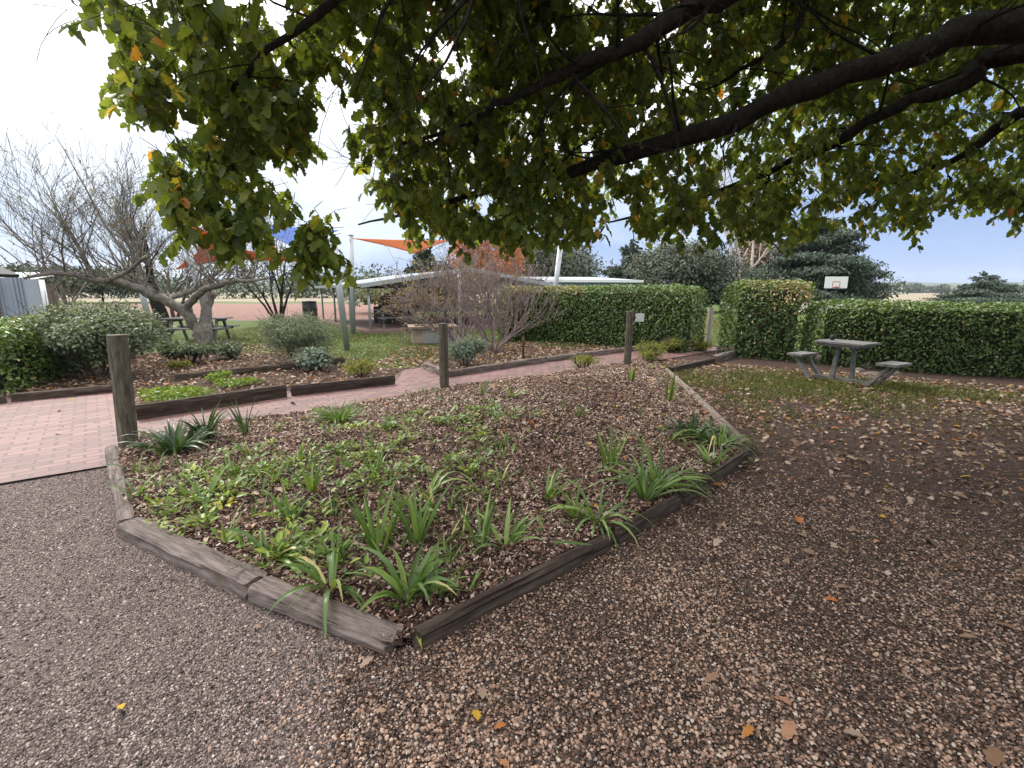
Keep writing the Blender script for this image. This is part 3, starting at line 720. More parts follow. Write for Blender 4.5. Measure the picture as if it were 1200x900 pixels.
# ------------------------------------------------------------------ shrubs and background trees
def leaf_cloud(name, lobes, n, size, mat, tmpl=OV3, parent=None, shell=.55, up=.35, droop=.0, vlow=0, var_hi=1.0, flat=1.0):
    """leaves spread through ellipsoid lobes (centre, radii), denser towards their skins"""
    vol = np.array([(l[1][0]*l[1][1]*l[1][2])**.67 for l in lobes]); cnt = (vol/vol.sum()*n).astype(int)
    P = []; Nn = []; Va = []
    for (c, rd), k in zip(lobes, cnt):
        d = rand_dirs(k); q = shell + (1.08-shell)*rng.random(k)**.7
        q = q*(1 + .28*(fbm(d[:, 0]*2.2+c[0], d[:, 2]*2.2+d[:, 1]*1.7+c[1], 1.6, int(abs(c[2])*10) % 50)-.5)*2)
        P.append(np.array(c) + d*np.array(rd)*q[:, None]); Nn.append(d); Va.append(np.clip(rng.random(k)*.75 + .25*(fbm(P[-1][:, 0]*3, P[-1][:, 2]*3, .8, 8)), 0, 1)*var_hi)
    P = np.concatenate(P); Nn = np.concatenate(Nn); Va = np.concatenate(Va); k = P[:, 2] > vlow; P, Nn, Va = P[k], Nn[k], Va[k]; m = len(P)
    nrm = Nn + rand_dirs(m)*.8 + np.array([0, 0, up]); axis = np.cross(nrm, rand_dirs(m)) + Nn*.5 + np.array([0, 0, -droop])
    return scatter(name, *tmpl, P, frames(axis, nrm), size*(.55+.9*rng.random(m)), M[mat], parent, Va)
def lobes_in(w, d, h, n, seed, base=.15):
    g = np.random.default_rng(seed); o = []
    for k in range(n):
        a = g.random()*6.283; q = math.sqrt(g.random())*.62; z = base + (1-base)*(.28+.5*g.random())
        o.append(((w/2*q*math.cos(a), d/2*q*math.sin(a), h*z*(1-.25*q)), (w*(.16+.13*g.random()), d*(.16+.13*g.random()), h*(.15+.13*g.random()))))
    return o
def grow(mb, p, d, ln, r, level, g, spread=.55, up=.25, n=5, kids=(3, 5), wob=.22, tips=None, minr=.0045):
    """one branch and its children"""
    pts = [Vector(p)]; rad = [r]; d = Vector(d).normalized()
    for i in range(n):
        d = (d + Vector(g.normal(size=3))*wob*.5 + Vector((0, 0, up*.2))).normalized()
        pts.append(pts[-1] + d*ln/n); rad.append(max(minr, r*(1-.72*(i+1)/n)))
    mb.tube(pts, rad, 7 if r > .03 else (5 if r > .012 else 3), cap=False)
    if tips is not None and level == 0: tips.append((pts[-1], d)); tips.append((pts[-2], d))
    if level > 0:
        for k in range(int(g.integers(kids[0], kids[1]+1))):
            t = .25 + .75*g.random(); i = min(n-1, int(t*n)); q = pts[i].lerp(pts[i+1], t*n-i)
            a = (pts[i+1]-pts[i]).normalized(); s = Vector(g.normal(size=3)); s = (s - a*s.dot(a)).normalized()
            grow(mb, q, (a + s*spread*(1+.5*g.random()) + Vector((0, 0, up))).normalized(), ln*(.42+.3*g.random()), max(minr, rad[i]*.55), level-1, g, spread, up, max(3, n-1), kids, wob, tips, minr)
    return pts
def shrub(px, py, w, h, label, mat, n, size, seed, tmpl=OV3, lobes=12, name='shrub', dens_d=None, stems=7, twigmat='bark_twig', shell=.35):
    p = G(px, py); r = empty(name, (p.x, p.y, 0), label, 'shrub')
    leaf_cloud('foliage', lobes_in(w, w*.85, h, lobes, seed), n, size, mat, tmpl, r, shell=shell, vlow=.02)
    b = MB(); g = np.random.default_rng(seed+50)
    for k in range(stems if h > .25 else 1):
        a = g.random()*6.283; grow(b, (.08*math.cos(a), .08*math.sin(a), 0), (math.cos(a)*.6, math.sin(a)*.6, 1), h*.85, .016, 1, g, up=.2)
    b.build('twigs', M[twigmat], r, True); return r
shrub(118, 441, 2.55, 1.52, 'big olive green leafy shrub spreading between the clipped hedge and gnarled tree', 'shrub_leaf', 21000, .065, 1, OV3, 20)
shrub(352, 426, 1.95, 1.25, 'round dark olive shrub beside the leaning galvanised pole', 'shrub_leaf', 26000, .06, 2, SLIM, 18)
shrub(370, 434, .85, .50, 'silvery blue leafed low plant in front of the round olive shrub', 'silver_leaf', 1700, .085, 3, OV3, 8)
shrub(222, 425, 1.25, .48, 'low dark green mound below the gnarled tree fork', 'shrub_leaf', 2600, .075, 4, OV3, 8)
shrub(272, 420, .95, .50, 'small dark green mound at the lawn edge beside the tree', 'shrub_leaf', 1900, .07, 5, OV3, 7)
shrub(545, 428, .95, .66, 'grey green lavender like bush next to the short round post', 'silver_leaf', 2600, .10, 6, SLIM, 8)
shrub(212, 432, .42, .17, 'tiny bright green tuft at the back sleeper', 'lime_leaf', 420, .06, 7, OV3, 4)
shrub(425, 441, .9, .36, 'straggly dry yellow green weeds at the sleeper end', 'lime_leaf', 650, .09, 8, SLIM, 6)
shrub(195, 468, 1.3, .17, 'flat pale green patch of spreading herb behind the long dark sleeper', 'weed_leaf', 1900, .05, 9, OV3, 8)
shrub(282, 452, .75, .14, 'small patch of green herb midway along the dark sleeper', 'weed_leaf', 700, .045, 10, OV3, 5)
shrub(258, 447, .6, .2, 'pale herb clump beside the back sleeper among dry leaves', 'weed_leaf', 500, .05, 11, OV3, 5)
shrub(683, 431, .85, .28, 'yellow green feathery weed clump at the path edge', 'lime_leaf', 900, .07, 12, SLIM, 6)
shrub(758, 421, .95, .42, 'tall lime green weed clump beside the post with white plate', 'lime_leaf', 1500, .09, 13, SLIM, 8)
shrub(785, 413, .9, .44, 'yellowing bushy weed clump in front of the tall hedge end', 'lime_leaf', 1200, .09, 14, SLIM, 7)
shrub(823, 411, .7, .34, 'dry grassy clump at the foot of the plain post', 'lime_leaf', 800, .09, 15, SLIM, 6)

def tree(px, py, Y, w, h, label, mat, n, size, seed, nl=18, tmpl=OV3, bark='bark_dark', trunk_h=.3, name='tree', x=None, shell=.3, conifer=False):
    p = D(px, py, Y); r = empty(name, (p.x, Y, 0), label, 'tree')
    b = MB(); b.tube([(0, 0, -.1), (.05*w*.3, 0, h*.3), (0, .02*w, h*.62), (0, 0, h*.9)], [h*.03, h*.022, h*.014, h*.004], 9); g = np.random.default_rng(seed)
    if conifer:
        lob = []
        for k in range(nl):
            t = k/(nl-1); z = h*(.08+.86*t); rad = w/2*(1-t)**.7*(.75+.4*g.random()) + .25
            for q in range(max(3, int(7*(1-t)+2))):
                a = g.random()*6.283; lob.append(((rad*.6*math.cos(a), rad*.6*math.sin(a), z-.1*rad*g.random()), (rad*.46*(.5+.5*abs(math.cos(a)))+.1, rad*.46*(.5+.5*abs(math.sin(a)))+.1, h*.03+.1)))
                b.tube([(0, 0, z), (rad*.9*math.cos(a), rad*.9*math.sin(a), z-.05*rad)], [h*.008, .01], 4, False)
    else:
        lob = lobes_in(w, w*.9, h, nl, seed, trunk_h)
        for c, rd in lob: b.tube([(0, 0, h*.25), tuple(.5*q for q in c[:2]) + (c[2]*.75,), c], [h*.012, h*.007, .01], 5, False)
    b.build('trunk', M[bark], r, True)
    leaf_cloud('crown', lob, n, size, mat, tmpl, r, shell=shell, droop=.4 if conifer else .15, vlow=.1)
    return r
tree(948, 352, 46, 16.5, 9.8, 'big dark blue green cedar behind the white backboard', 'pine_leaf', 75000, 0.28, 20, 15, OV3, conifer=True, name='cedar_tree')
tree(800, 352, 40, 10.5, 5.9, 'grey green bushy gum tree seen above the hedge gap', 'gum_leaf', 26000, .22, 21, 22, name='gum_tree')
tree(845, 352, 38, 5.5, 3.0, 'dark low bush behind the end of the hedge gap', 'blue_leaf', 5000, .28, 22, 10, name='bush')
tree(738, 352, 60, 10, 7.9, 'dark pine tree above the blue shed', 'pine_leaf', 13500, 0.57, 23, 10, OV3, conifer=True, name='pine_tree')
tree(640, 352, 40, 11, 5.9, 'grey green spreading tree behind the leaning pole at the hedge', 'gum_leaf', 24000, .23, 24, 20, name='gum_tree')
tree(884, 352, 62, 7, 11.5, 'tall thin brownish tree between the gum and the cedar', 'dry_leaf', 2500, .45, 25, 12, bark='bark_brown', name='tree')
tree(1147, 352, 62, 11, 4.2, 'lone low pine with spreading crown in the straw paddock', 'pine_leaf', 26000, 0.26, 26, 8, OV3, conifer=True, name='pine_tree')
tree(572, 352, 30, 5.6, 6.4, 'orange red autumn tree glowing behind the shelter roof', 'orange_leaf', 5500, .22, 27, 14, name='autumn_tree')
tree(505, 352, 44, 8, 6.4, 'dark conifer showing above the shelter ridge', 'pine_leaf', 7500, 0.48, 28, 9, OV3, conifer=True, name='conifer_tree')
tree(445, 360, 36, 9, 2.9, 'dull green bush seen through the open shelter', 'shrub_leaf', 5000, .25, 29, 12, name='bush')
tree(505, 362, 30, 6, 2.4, 'green bush behind the shelter posts', 'shrub_leaf', 5000, .2, 31, 10, name='bush')
tree(30, 352, 60, 17, 5.2, 'dark green tree rising behind the tin shed', 'blue_leaf', 7000, .5, 32, 16)
tree(120, 352, 70, 20, 5.6, 'broad dull green tree behind the brown building', 'blue_leaf', 7000, .5, 33, 16)
tree(1290, 352, 75, 18, 5.5, 'dark tree at the paddock edge', 'pine_leaf', 5000, .5, 34, 12)
def far_wood(name, x0, x1, Y, h, seed, n, mat='blue_leaf', size=1.6):
    g = np.random.default_rng(seed); lob = []
    for k in range(n):
        x = g.uniform(x0, x1); hh = h*(.5+.7*g.random()); lob.append(((x, Y+g.uniform(-12, 12), hh*.5), (hh*(.5+.6*g.random()), hh*.5, hh*.55)))
    o = leaf_cloud(name, lob, n*260, size, mat, OV3, None, shell=.5); tag(o, 'distant band of dull green woodland along the edge of the paddock', 'woodland', kind='stuff'); return o
far_wood('far_woodland', 95, 240, 300, 11, 40, 60)
far_wood('far_woodland', -230, -30, 130, 7.5, 41, 70, 'blue_leaf', .9)
far_wood('far_woodland', 240, 900, 620, 10, 42, 60, 'blue_leaf', 2.5)

# ------------------------------------------------------------------ bare trees and twig shrubs
def px_limb(mb, pts, g, twig_every=.5, twig=(1.4, 2.6), level=2, up=.5, tips=None, org=None, tw_r=.018, start=.3, bias=(0, 0, 0), spread=.7):
    P = [D(x, y, Y) - org for x, y, Y, _ in pts]; rad = [q[3] for q in pts]
    # smooth
    Q = [P[0]]; Rr = [rad[0]]
    for i in range(len(P)-1):
        for t in (.33, .67, 1.0):
            a = P[max(i-1, 0)]; b = P[i]; c = P[i+1]; d = P[min(i+2, len(P)-1)]
            Q.append(.5*((2*b) + (c-a)*t + (2*a-5*b+4*c-d)*t*t + (3*b-a-3*c+d)*t**3) + Vector(g.normal(size=3))*rad[i]*.18); Rr.append(rad[i]+(rad[i+1]-rad[i])*t)
    mb.tube(Q, Rr, 10, True)
    tot = 0
    for i in range(1, len(Q)):
        s = (Q[i]-Q[i-1]).length; tot += s
        if i/len(Q) < start: continue
        k = int(s/twig_every) + (g.random() < (s/twig_every) % 1)
        for _ in range(k):
            q = Q[i-1].lerp(Q[i], g.random()); a = Vector(g.normal(size=3))*.6; a.z = abs(a.z)*.5
            ax = (Q[i]-Q[i-1]).normalized()
            grow(mb, q, (ax*.45 + a + Vector((0, 0, up)) + Vector(bias)).normalized(), twig[0] + (twig[1]-twig[0])*g.random(), min(Rr[i]*.5, tw_r), level, g, spread, .2, 6, (3, 5), .2, tips)
def gnarled():
    p = G(238, 406); r = empty('bare_tree', (p.x, p.y, 0), 'gnarled wide spreading bare tree with grey lichened limbs over the picnic table', 'tree'); o = Vector((p.x, p.y, 0)); g = np.random.default_rng(5)
    Y = p.y; b = MB(); tips = []
    px_limb(b, [(239, 407, Y, .24), (235, 392, Y, .20), (227, 378, Y, .16), (219, 367, Y-.1, .15), (205, 357, Y-.2, .14), (181, 346, Y-.4, .125), (156, 336, Y-.7, .115), (132, 330, Y-1, .10), (110, 328, Y-1.2, .085), (88, 321, Y-1.4, .07), (60, 320, Y-1.6, .055), (28, 326, Y-1.9, .03)], g, .12, (.9, 2.3), 2, .65, tips, o, .026, .35, (-.2, 0, .1))
    px_limb(b, [(240, 404, Y, .2), (241, 382, Y+.1, .17), (244, 360, Y+.3, .14), (249, 341, Y+.4, .11)], g, .25, (.7, 1.5), 2, .5, tips, o, .03, .7)
    px_limb(b, [(221, 366, Y-.1, .11), (222, 356, Y-.2, .105), (234, 344, Y-.4, .10), (250, 336, Y-.6, .09), (272, 330, Y-.8, .07), (292, 329, Y-1, .045), (316, 325, Y-1.2, .02)], g, .15, (.8, 1.7), 2, .55, tips, o, .025, .3, (.1, 0, 0))
    px_limb(b, [(192, 351, Y-.3, .09), (208, 346, Y+.5, .085), (230, 337, Y+1, .075), (250, 325, Y+1.3, .055), (262, 312, Y+1.6, .03)], g, .17, (.8, 1.8), 2, .55, tips, o, .025, .3)
    px_limb(b, [(182, 346, Y-.4, .08), (167, 330, Y-.2, .07), (161, 310, Y+.1, .055), (150, 284, Y+.4, .04), (132, 258, Y+.6, .02)], g, .14, (.9, 1.9), 2, .6, tips, o, .025, .2, (-.1, 0, .1))
    px_limb(b, [(124, 329, Y-1.1, .06), (150, 318, Y-1.5, .05), (172, 300, Y-1.9, .03)], g, .15, (.9, 1.8), 2, .6, tips, o, .02, .2)
    px_limb(b, [(112, 328, Y-1.2, .06), (100, 308, Y-1.2, .05), (86, 280, Y-1.0, .035), (60, 246, Y-.8, .02)], g, .14, (.9, 2.0), 2, .6, tips, o, .022, .15, (-.15, 0, .1))
    px_limb(b, [(150, 300, Y, .04), (122, 262, Y, .03), (100, 220, Y, .02), (66, 160, Y, .006)], g, .5, (.6, 1.4), 1, .5, tips, o, .012, .15, (0, 0, 0))
    b.build('trunk', M['bark_grey'], r, True)
    n = len(tips); sel = [tips[int(i)] for i in g.choice(n, min(n, 900), replace=False)]
    pos = np.array([t[0] for t in sel]); scatter('last_leaves', *OV3, pos, frames(rand_dirs(len(pos)) + np.array([0, 0, -.5]), rand_dirs(len(pos))), .035+.05*rng.random(len(pos)), M['yellow_leaf'], r, rng.random(len(pos))*.7)
gnarled()
def bare(px, py, label, h, seed, stems, lean, rad, mat, level=3, ln=None, yellow=0, up=.3, name='bare_tree', spread=.55, cat='tree', kids=(3, 5), leaf='yellow_leaf', n=6, leafs=.06):
    p = G(px, py); r = empty(name, (p.x, p.y, 0), label, cat); g = np.random.default_rng(seed); b = MB(); tips = []
    for k in range(stems):
        a = 6.283*k/stems + g.normal()*.4; q = lean*(.6+.6*g.random())
        grow(b, (rad*1.5*math.cos(a), rad*1.5*math.sin(a), -.02), (q*math.cos(a), q*math.sin(a), 1), h*(.62+.25*g.random()), rad*(.7+.5*g.random()), level, g, spread, up, n, kids, .22, tips)
    b.build('branches' if stems > 2 else 'trunk', M[mat], r, True)
    if yellow:
        i = g.choice(len(tips), min(len(tips), yellow), replace=False); pos = np.array([tips[int(j)][0] for j in i]) + g.normal(size=(len(i), 3))*.05
        scatter('last_leaves', *OV3, pos, frames(rand_dirs(len(pos)) + np.array([0, 0, -.6]), rand_dirs(len(pos))), leafs*(.6+.7*rng.random(len(pos))), M[leaf], r)
    return r
bare(184, 391, 'dark thick trunked bare tree behind the picnic table', 3.9, 61, 1, .1, .26, 'bark_dark', 4, None, 500, .22, kids=(4, 6))
bare(327, 375, 'dark many stemmed bare tree in front of the red field', 4.9, 62, 6, .55, .09, 'bark_dark', 3, None, 300, .35)
bare(205, 372, 'thin bare tree far behind the dark trunk', 4.6, 66, 3, .3, .11, 'bark_twig', 3, None, 250, .25)
bare(70, 390, 'bare grey tree rising beside the tin shed', 3.6, 67, 3, .4, .09, 'bark_grey', 3, None, 120, .35)
bare(537, 411, 'bare twiggy shrub with last pale yellow leaves above the planter', 2.6, 63, 14, .95, .028, 'bark_pink', 3, None, 1500, .15, 'twig_shrub', .6, 'shrub', (3, 5), leafs=.06)
bare(578, 413, 'upright fan of bare pinkish stems in front of the middle hedge', 2.2, 64, 13, .75, .028, 'bark_pink', 3, None, 120, .3, 'twig_shrub', .45, 'shrub', (3, 5))
bare(596, 400, 'dense purple grey twig bush rising behind the pinkish stems', 2.9, 65, 12, .65, .028, 'bark_pink', 3, None, 0, .4, 'twig_shrub', .4, 'shrub', (3, 4))
bare(487, 398, 'sparse bare twig bush leaning over the shelter edge', 2.0, 68, 8, .6, .022, 'bark_twig', 3, None, 500, .25, 'twig_shrub', .5, 'shrub', (3, 4))
def white_tree():
    p = D(868, 352, 52); r = empty('bare_tree', (p.x, p.y, 0), 'tall bare tree with whitish branches beside the cedar', 'tree'); g = np.random.default_rng(71); b = MB(); t = []
    for k in range(3): grow(b, (0, 0, 0), (.25*(k-1), .1, 1), 11, .22, 3, g, .45, .35, 7, (5, 7), .15, t, .012)
    b.build('trunk', M['bark_white'], r, True)
white_tree()

# ------------------------------------------------------------------ round posts, signs, stakes
def round_post(px, py, h, rad, label, lean=(0, 0), mat='post', z=0.0):
    p = G(px, py, z); r = empty('timber_post', (p.x, p.y, z), label, 'post', 'round timber bollards along the brick path')
    n = 22; rows = 14; V = []; F = []
    for i in range(rows+1):
        t = i/rows; zz = -.12 + (h+.12)*t
        for k in range(n):
            a = 6.283*k/n; q = rad*(1.04-.06*t) + .004*(vnoise([a*2.2], [zz*1.5], 1, 4)[0]-.5)*2
            q -= .008*max(0, vnoise([a*5], [zz*.3], 1, 11)[0]-.72)*4
            if i == rows: q *= .96
            V.append((q*math.cos(a)+lean[0]*zz, q*math.sin(a)+lean[1]*zz, zz))
    for i in range(rows):
        for k in range(n): F.append((i*n+k, i*n+(k+1) % n, (i+1)*n+(k+1) % n, (i+1)*n+k))
    np_mesh('shaft', V, F, M[mat], r, True)
    t = MB(); t.tube([(lean[0]*h, lean[1]*h, h-.002), (lean[0]*h, lean[1]*h, h+.006)], [rad*.955, rad*.93], n); t.build('sawn_end', M['post_end'], r, True)
    return r
round_post(151, 523, 1.17, .088, 'thick weathered round post at the corner of the garden bed by the paving', (.055, 0))
round_post(521, 454, 1.06, .078, 'short round post between the path and bed, near the planter', (0, 0), z=.03)
pp = round_post(735, 428, 1.16, .078, 'round post carrying a small white plate', (.01, 0), z=.03)
s = MB(); s.box((.21, -.03, 1.03), (.19, .012, .17)); s.build('white_plate', M['white'], pp, bevel=.003).rotation_euler = (0, 0, 0)
s = MB(); s.box((.10, -.03, 1.03), (.06, .02, .03)); s.build('bracket', M['dark_metal'], pp)
round_post(829, 405, 1.13, .085, 'plain pale round post at the hedge gap', (.02, 0), 'post_pale')
def plant_sign():
    p = G(40, 430); r = empty('plant_sign', (p.x, p.y, 0), 'small white plate sign with yellow top on two dark stakes before the clipped hedge', 'sign')
    for x in (-.07, .13):
        m = MB(); m.box((x - .02, .02*x, .42), (.05, .04, .9)); m.build('stake', M['dark_metal'], r)
    m = MB(); R_ = Matrix.Rotation(R(-22), 3, 'X') @ Matrix.Rotation(R(12), 3, 'Z')
    m.box((.05, -.03, .86), (.26, .02, .36), R_); m.build('plate', M['white'], r, bevel=.004)
    m = MB(); m.box((-.02, .02, 1.045), (.20, .07, .035)); m.build('yellow_cap', M['yellow_paint'], r)
    # lines of print, too small to read in the photograph: faint grey strokes
    m = MB()
    for k in range(4): m.box(Vector((.05, -.03, .86)) + R_ @ Vector((0, -.0125, .09-.06*k)), (.16-.03*(k % 2), .002, .012), R_)
    m.build('print', M['galv'], r)
plant_sign()
def stake():
    p = G(613, 419); m = MB(); m.tube([(0, 0, -.05), (.005, 0, .28), (.0, 0, .54)], [.028, .026, .026], 8)
    o = m.build('steel_stake', M['rust'], None, True, loc=(p.x, p.y, 0)); tag(o, 'short rusty steel stake in the mulch before the middle hedge', 'stake')
stake()

# ------------------------------------------------------------------ sleepers round the beds
def sleeper(p0, p1, w, h, label, mat='sleeper', seed=0, rough=.011, crack=.7, z0=0.0, side=1, name='timber_sleeper', end_rot=0.0, sink=.04, taper=(1, 1), group='timber sleepers edging the beds', rnd=0.0):
    """p0-p1: outer bottom edge on the ground; the body extends to the bed side (side=+1: to the left of p0->p1)"""
    p0 = Vector((p0[0], p0[1], z0)); p1 = Vector((p1[0], p1[1], z0)); d = p1-p0; ln = d.length; ang = math.atan2(d.y, d.x)
    nl = max(12, int(ln/.025)); prof = []
    k = 5
    for i in range(k+1): prof.append((0, h*i/k))
    for i in range(1, k+1): prof.append((w*i/k, h))
    for i in range(1, k+1): prof.append((w, h*(1-i/k)))
    m = len(prof); x = np.linspace(0, ln, nl+1); V = np.zeros((nl+1, m, 3))
    for j, (y, z) in enumerate(prof):
        nz1 = (fbm(x*2.0, np.full_like(x, y*9+z*13), 2, seed, 4)-.5); nz2 = (fbm(x*1.2, np.full_like(x, (y*40+z*60)), 1, seed+7, 3))
        cr = np.clip((nz2-.60)/.12, 0, 1)*crack*.02
        ey = -1 if y == 0 else (1 if y == w else 0); ez = 1 if z == h else 0
        edge = .012 if (y in (0, w) and z == h) else 0
        wear = edge*(1+2.5*np.clip(fbm(x*3, x*0+j, 1.5, seed+3)-.5, 0, 1)*2)
        tp = taper[0] + (taper[1]-taper[0])*x/ln
        V[:, j, 0] = x + (end_rot*(z/h-.5)*.1)
        V[:, j, 1] = side*(y + ey*(nz1*rough*2 - cr - wear*.7)) + .012*(fbm(x, x*0, .8, seed+5)-.5)*2
        V[:, j, 2] = -sink + (z+sink*(z/h))*tp + ez*(nz1*rough*2.2 - cr - wear*.5)
        if rnd:
            cy, cz = w/2, h*.45; dy, dz = y-cy, z-cz; q = math.hypot(dy/(w/2), dz/(h*.55))
            V[:, j, 1] = side*(cy + dy/max(q, .6)*1.0 + nz1*rough) ; V[:, j, 2] = (cz + dz/max(q, .6) + nz1*rough)*tp
    # broken ends
    for e, sg in ((0, 1), (nl, -1)):
        V[e, :, 0] += sg*.03*np.array([vnoise([y*22+seed], [z*30], 1, seed)[0] for y, z in prof])
    F = []
    for i in range(nl):
        for j in range(m-1):
            q = (i*m+j, (i+1)*m+j, (i+1)*m+j+1, i*m+j+1); F.append(q if side < 0 else q[::-1])
    F.append(tuple(range(m)) if side < 0 else tuple(range(m))[::-1]); F.append(tuple((nl*m+j) for j in range(m))[::-1] if side < 0 else tuple(nl*m+j for j in range(m)))
    o = np_mesh(name, V.reshape(-1, 3), F, M[mat], None, False); o.location = p0; o.rotation_euler = (0, 0, ang)
    md = o.modifiers.new('smooth', 'WEIGHTED_NORMAL') if False else None
    return tag(o, label, 'garden edging', group)
g_ = lambda x, y: tuple(G(x, y)[:2])
sleeper(g_(139, 626), g_(287, 703), .15, .08, 'cracked grey sleeper along the gravel, upper piece by the bed corner', seed=1, crack=1.2)
sleeper(g_(290, 704), g_(452, 769), .15, .075, 'split grey sleeper with broken end at the pointed front of the bed', seed=2, crack=1.5, taper=(1.05, .85))
sleeper(g_(124, 533), g_(139, 624), .10, .085, 'weathered sleeper from the thick corner post to the gravel', seed=3, side=1)
sleeper(g_(490, 763), g_(722, 640), .06, .09, 'dark narrow board edging the bed beside the pebbles, front length', 'board_dark', 4, side=1, name='timber_board')
sleeper(g_(724, 639), g_(800, 594), .06, .10, 'dark board half hidden by strappy leaves, middle length', 'board_dark', 5, side=1, name='timber_board')
sleeper(g_(802, 592), g_(879, 538), .06, .10, 'dark board at the outer corner of the bed, last length', 'board_dark', 6, side=1, name='timber_board')
sleeper(g_(880, 530), g_(820, 470), .11, .12, 'pale worn log edging the far side of the bed', 'log', 7, side=1, name='log', rnd=1, taper=(1, .9))
sleeper(g_(819, 469), g_(784, 437), .10, .10, 'thinner pale log continuing to the back corner of the bed', 'log', 8, side=1, name='log', rnd=1)
sleeper(g_(789, 437), g_(838, 425), .14, .11, 'low brown sleeper leading towards the hedge gap', 'board_dark', 9, side=1)
sleeper(g_(840, 425), g_(872, 415), .16, .15, 'raised grey end sleeper near the tall hedge', 'sleeper', 10, side=1)
sleeper(g_(-90, 488), g_(10, 473), .13, .13, 'brown sleeper at the far edge of the paving, outer length', 'board_dark', 11, side=1)
sleeper(g_(12, 472.5), g_(133, 461), .13, .13, 'brown sleeper at the far edge of the paving, next to the thick post', 'board_dark', 12, side=1)
sleeper(g_(160, 494), g_(338, 466), .08, .20, 'long dark board edging the herb bed along the path', 'board_dark', 13, side=1, name='timber_board', rough=.004)
sleeper(g_(341, 465.5), g_(464, 451), .08, .17, 'shorter dark board ending at the lawn opening', 'board_dark', 14, side=1, name='timber_board', rough=.004)
sleeper(g_(205, 446), g_(330, 434), .12, .12, 'back sleeper lying among dry leaves below the tree', 'board_dark', 15, side=1)
sleeper(g_(331, 434), g_(405, 425), .12, .12, 'back sleeper half hidden by the silvery plant', 'board_dark', 16, side=1)
sleeper(g_(520, 444), g_(640, 425.5), .12, .14, 'pale topped sleeper beyond the path by the short post', 'sleeper', 17, side=1)
sleeper(g_(642, 425), g_(765, 409), .12, .13, 'sleeper beyond the path leading to the white plate post', 'sleeper', 18, side=1)
sleeper(g_(519, 443), g_(495, 432), .12, .14, 'short return sleeper at the lawn opening', 'sleeper', 19, side=-1)

# ------------------------------------------------------------------ planter, picnic tables, stones, backboard
def planter():
    p = G(510, 402); r = empty('planter_box', (p.x, p.y, 0), 'low grey and tan planter box with wooden rim under the twiggy shrub', 'planter', None, R(14))
    n = 6; w = .74
    V = []; 
    b = MB(); b.box((.12, .3, .25), (1.0, .9, .5)); b.build('grey_panel', M['concrete'], r, bevel=.01)
    b = MB(); b.add([(-.38, -.15, 0), (-.385, .75, 0), (-.385, .75, .5), (-.38, -.15, .5), (-.72, .12, 0), (-.72, .6, 0), (-.72, .6, .5), (-.72, .12, .5)],
                    [(0, 4, 7, 3), (4, 5, 6, 7), (5, 1, 2, 6), (3, 7, 6, 2), (0, 1, 5, 4), (0, 3, 2, 1)]); b.build('tan_panel', M['tan_panel'], r)
    b = MB()
    for y in (-.17, .72): b.box((-.05, y, .525), (1.56, .2, .05))
    for x in (-.72, .62): b.box((x, .275, .524), (.2, .69, .046))
    b.build('rim', M['lid_wood'], r, bevel=.008)
    b = MB(); b.box((-.05, .28, .505), (1.1, .66, .02)); b.build('soil', M['bed'], r)
planter()
def quad_table():
    p = G(986, 447); r = empty('picnic_table', (p.x, p.y, 0), 'weathered grey small picnic table with two angled seats before the long low hedge', 'picnic table', None, R(-62)); r.scale = (.85, .85, .94)
    t = MB()
    for k in range(4): t.box((0, -.255+.17*k, .755 + .003*(k % 2)), (.98, .16, .038))
    t.build('table_top', M['bench_wood'], r, bevel=.003)
    a = MB()
    for x in (-.36, .36): a.box((x, 0, .71), (.07, .62, .045))
    a.box((0, -.29, .709), (.64, .04, .045)); a.build('apron', M['bench_wood'], r)
    for x, y in ((-.15, -.05), (.15, .06)):
        l = MB(); l.beam((x*.8, y, .69), (x*1.15, y, 0), .065, .08, (1, 0, 0)); l.build('leg', M['bench_wood'], r, bevel=.005)
    g = MB(); g.box((.0, 0, .035), (1.1, .09, .07)); g.build('ground_beam', M['bench_wood'], r, bevel=.003)
    for sx, lab in ((-1, 'seat'), (1, 'seat')):
        s = MB()
        for k in range(2): s.box((sx*(.80+.18*k), 0, .445), (.17, .62, .045))
        s.build('seat', M['bench_wood'], r, bevel=.003)
        for y in (-.2, .2):
            l = MB(); l.beam((sx*.92, y, .42), (sx*.56, y, .0), .06, .08, (0, 1, 0)); l.build('seat_leg', M['bench_wood'], r, bevel=.005)
    c = MB(); hs = [(0, .03), (.02, .042), (.05, .045), (.085, .035), (.1, .01)]; q = r.matrix_basis
    c.tube([(0, 0, z) for z, _ in hs], [w for _, w in hs], 12)
    ang = R(-62); lx, ly = -.26, .02
    o = c.build('pine_cone', M['dark_metal'], None, True, loc=(p.x + lx*math.cos(ang)-ly*math.sin(ang), p.y + lx*math.sin(ang)+ly*math.cos(ang), .732)); tag(o, 'small dark rounded cone left on the grey table top', 'cone')
quad_table()
tp = G(203, 404); trestle_table((tp.x, G(0, 399).y, 0), R(8), 'grey picnic table with benches under the gnarled bare tree', None, 1.9)
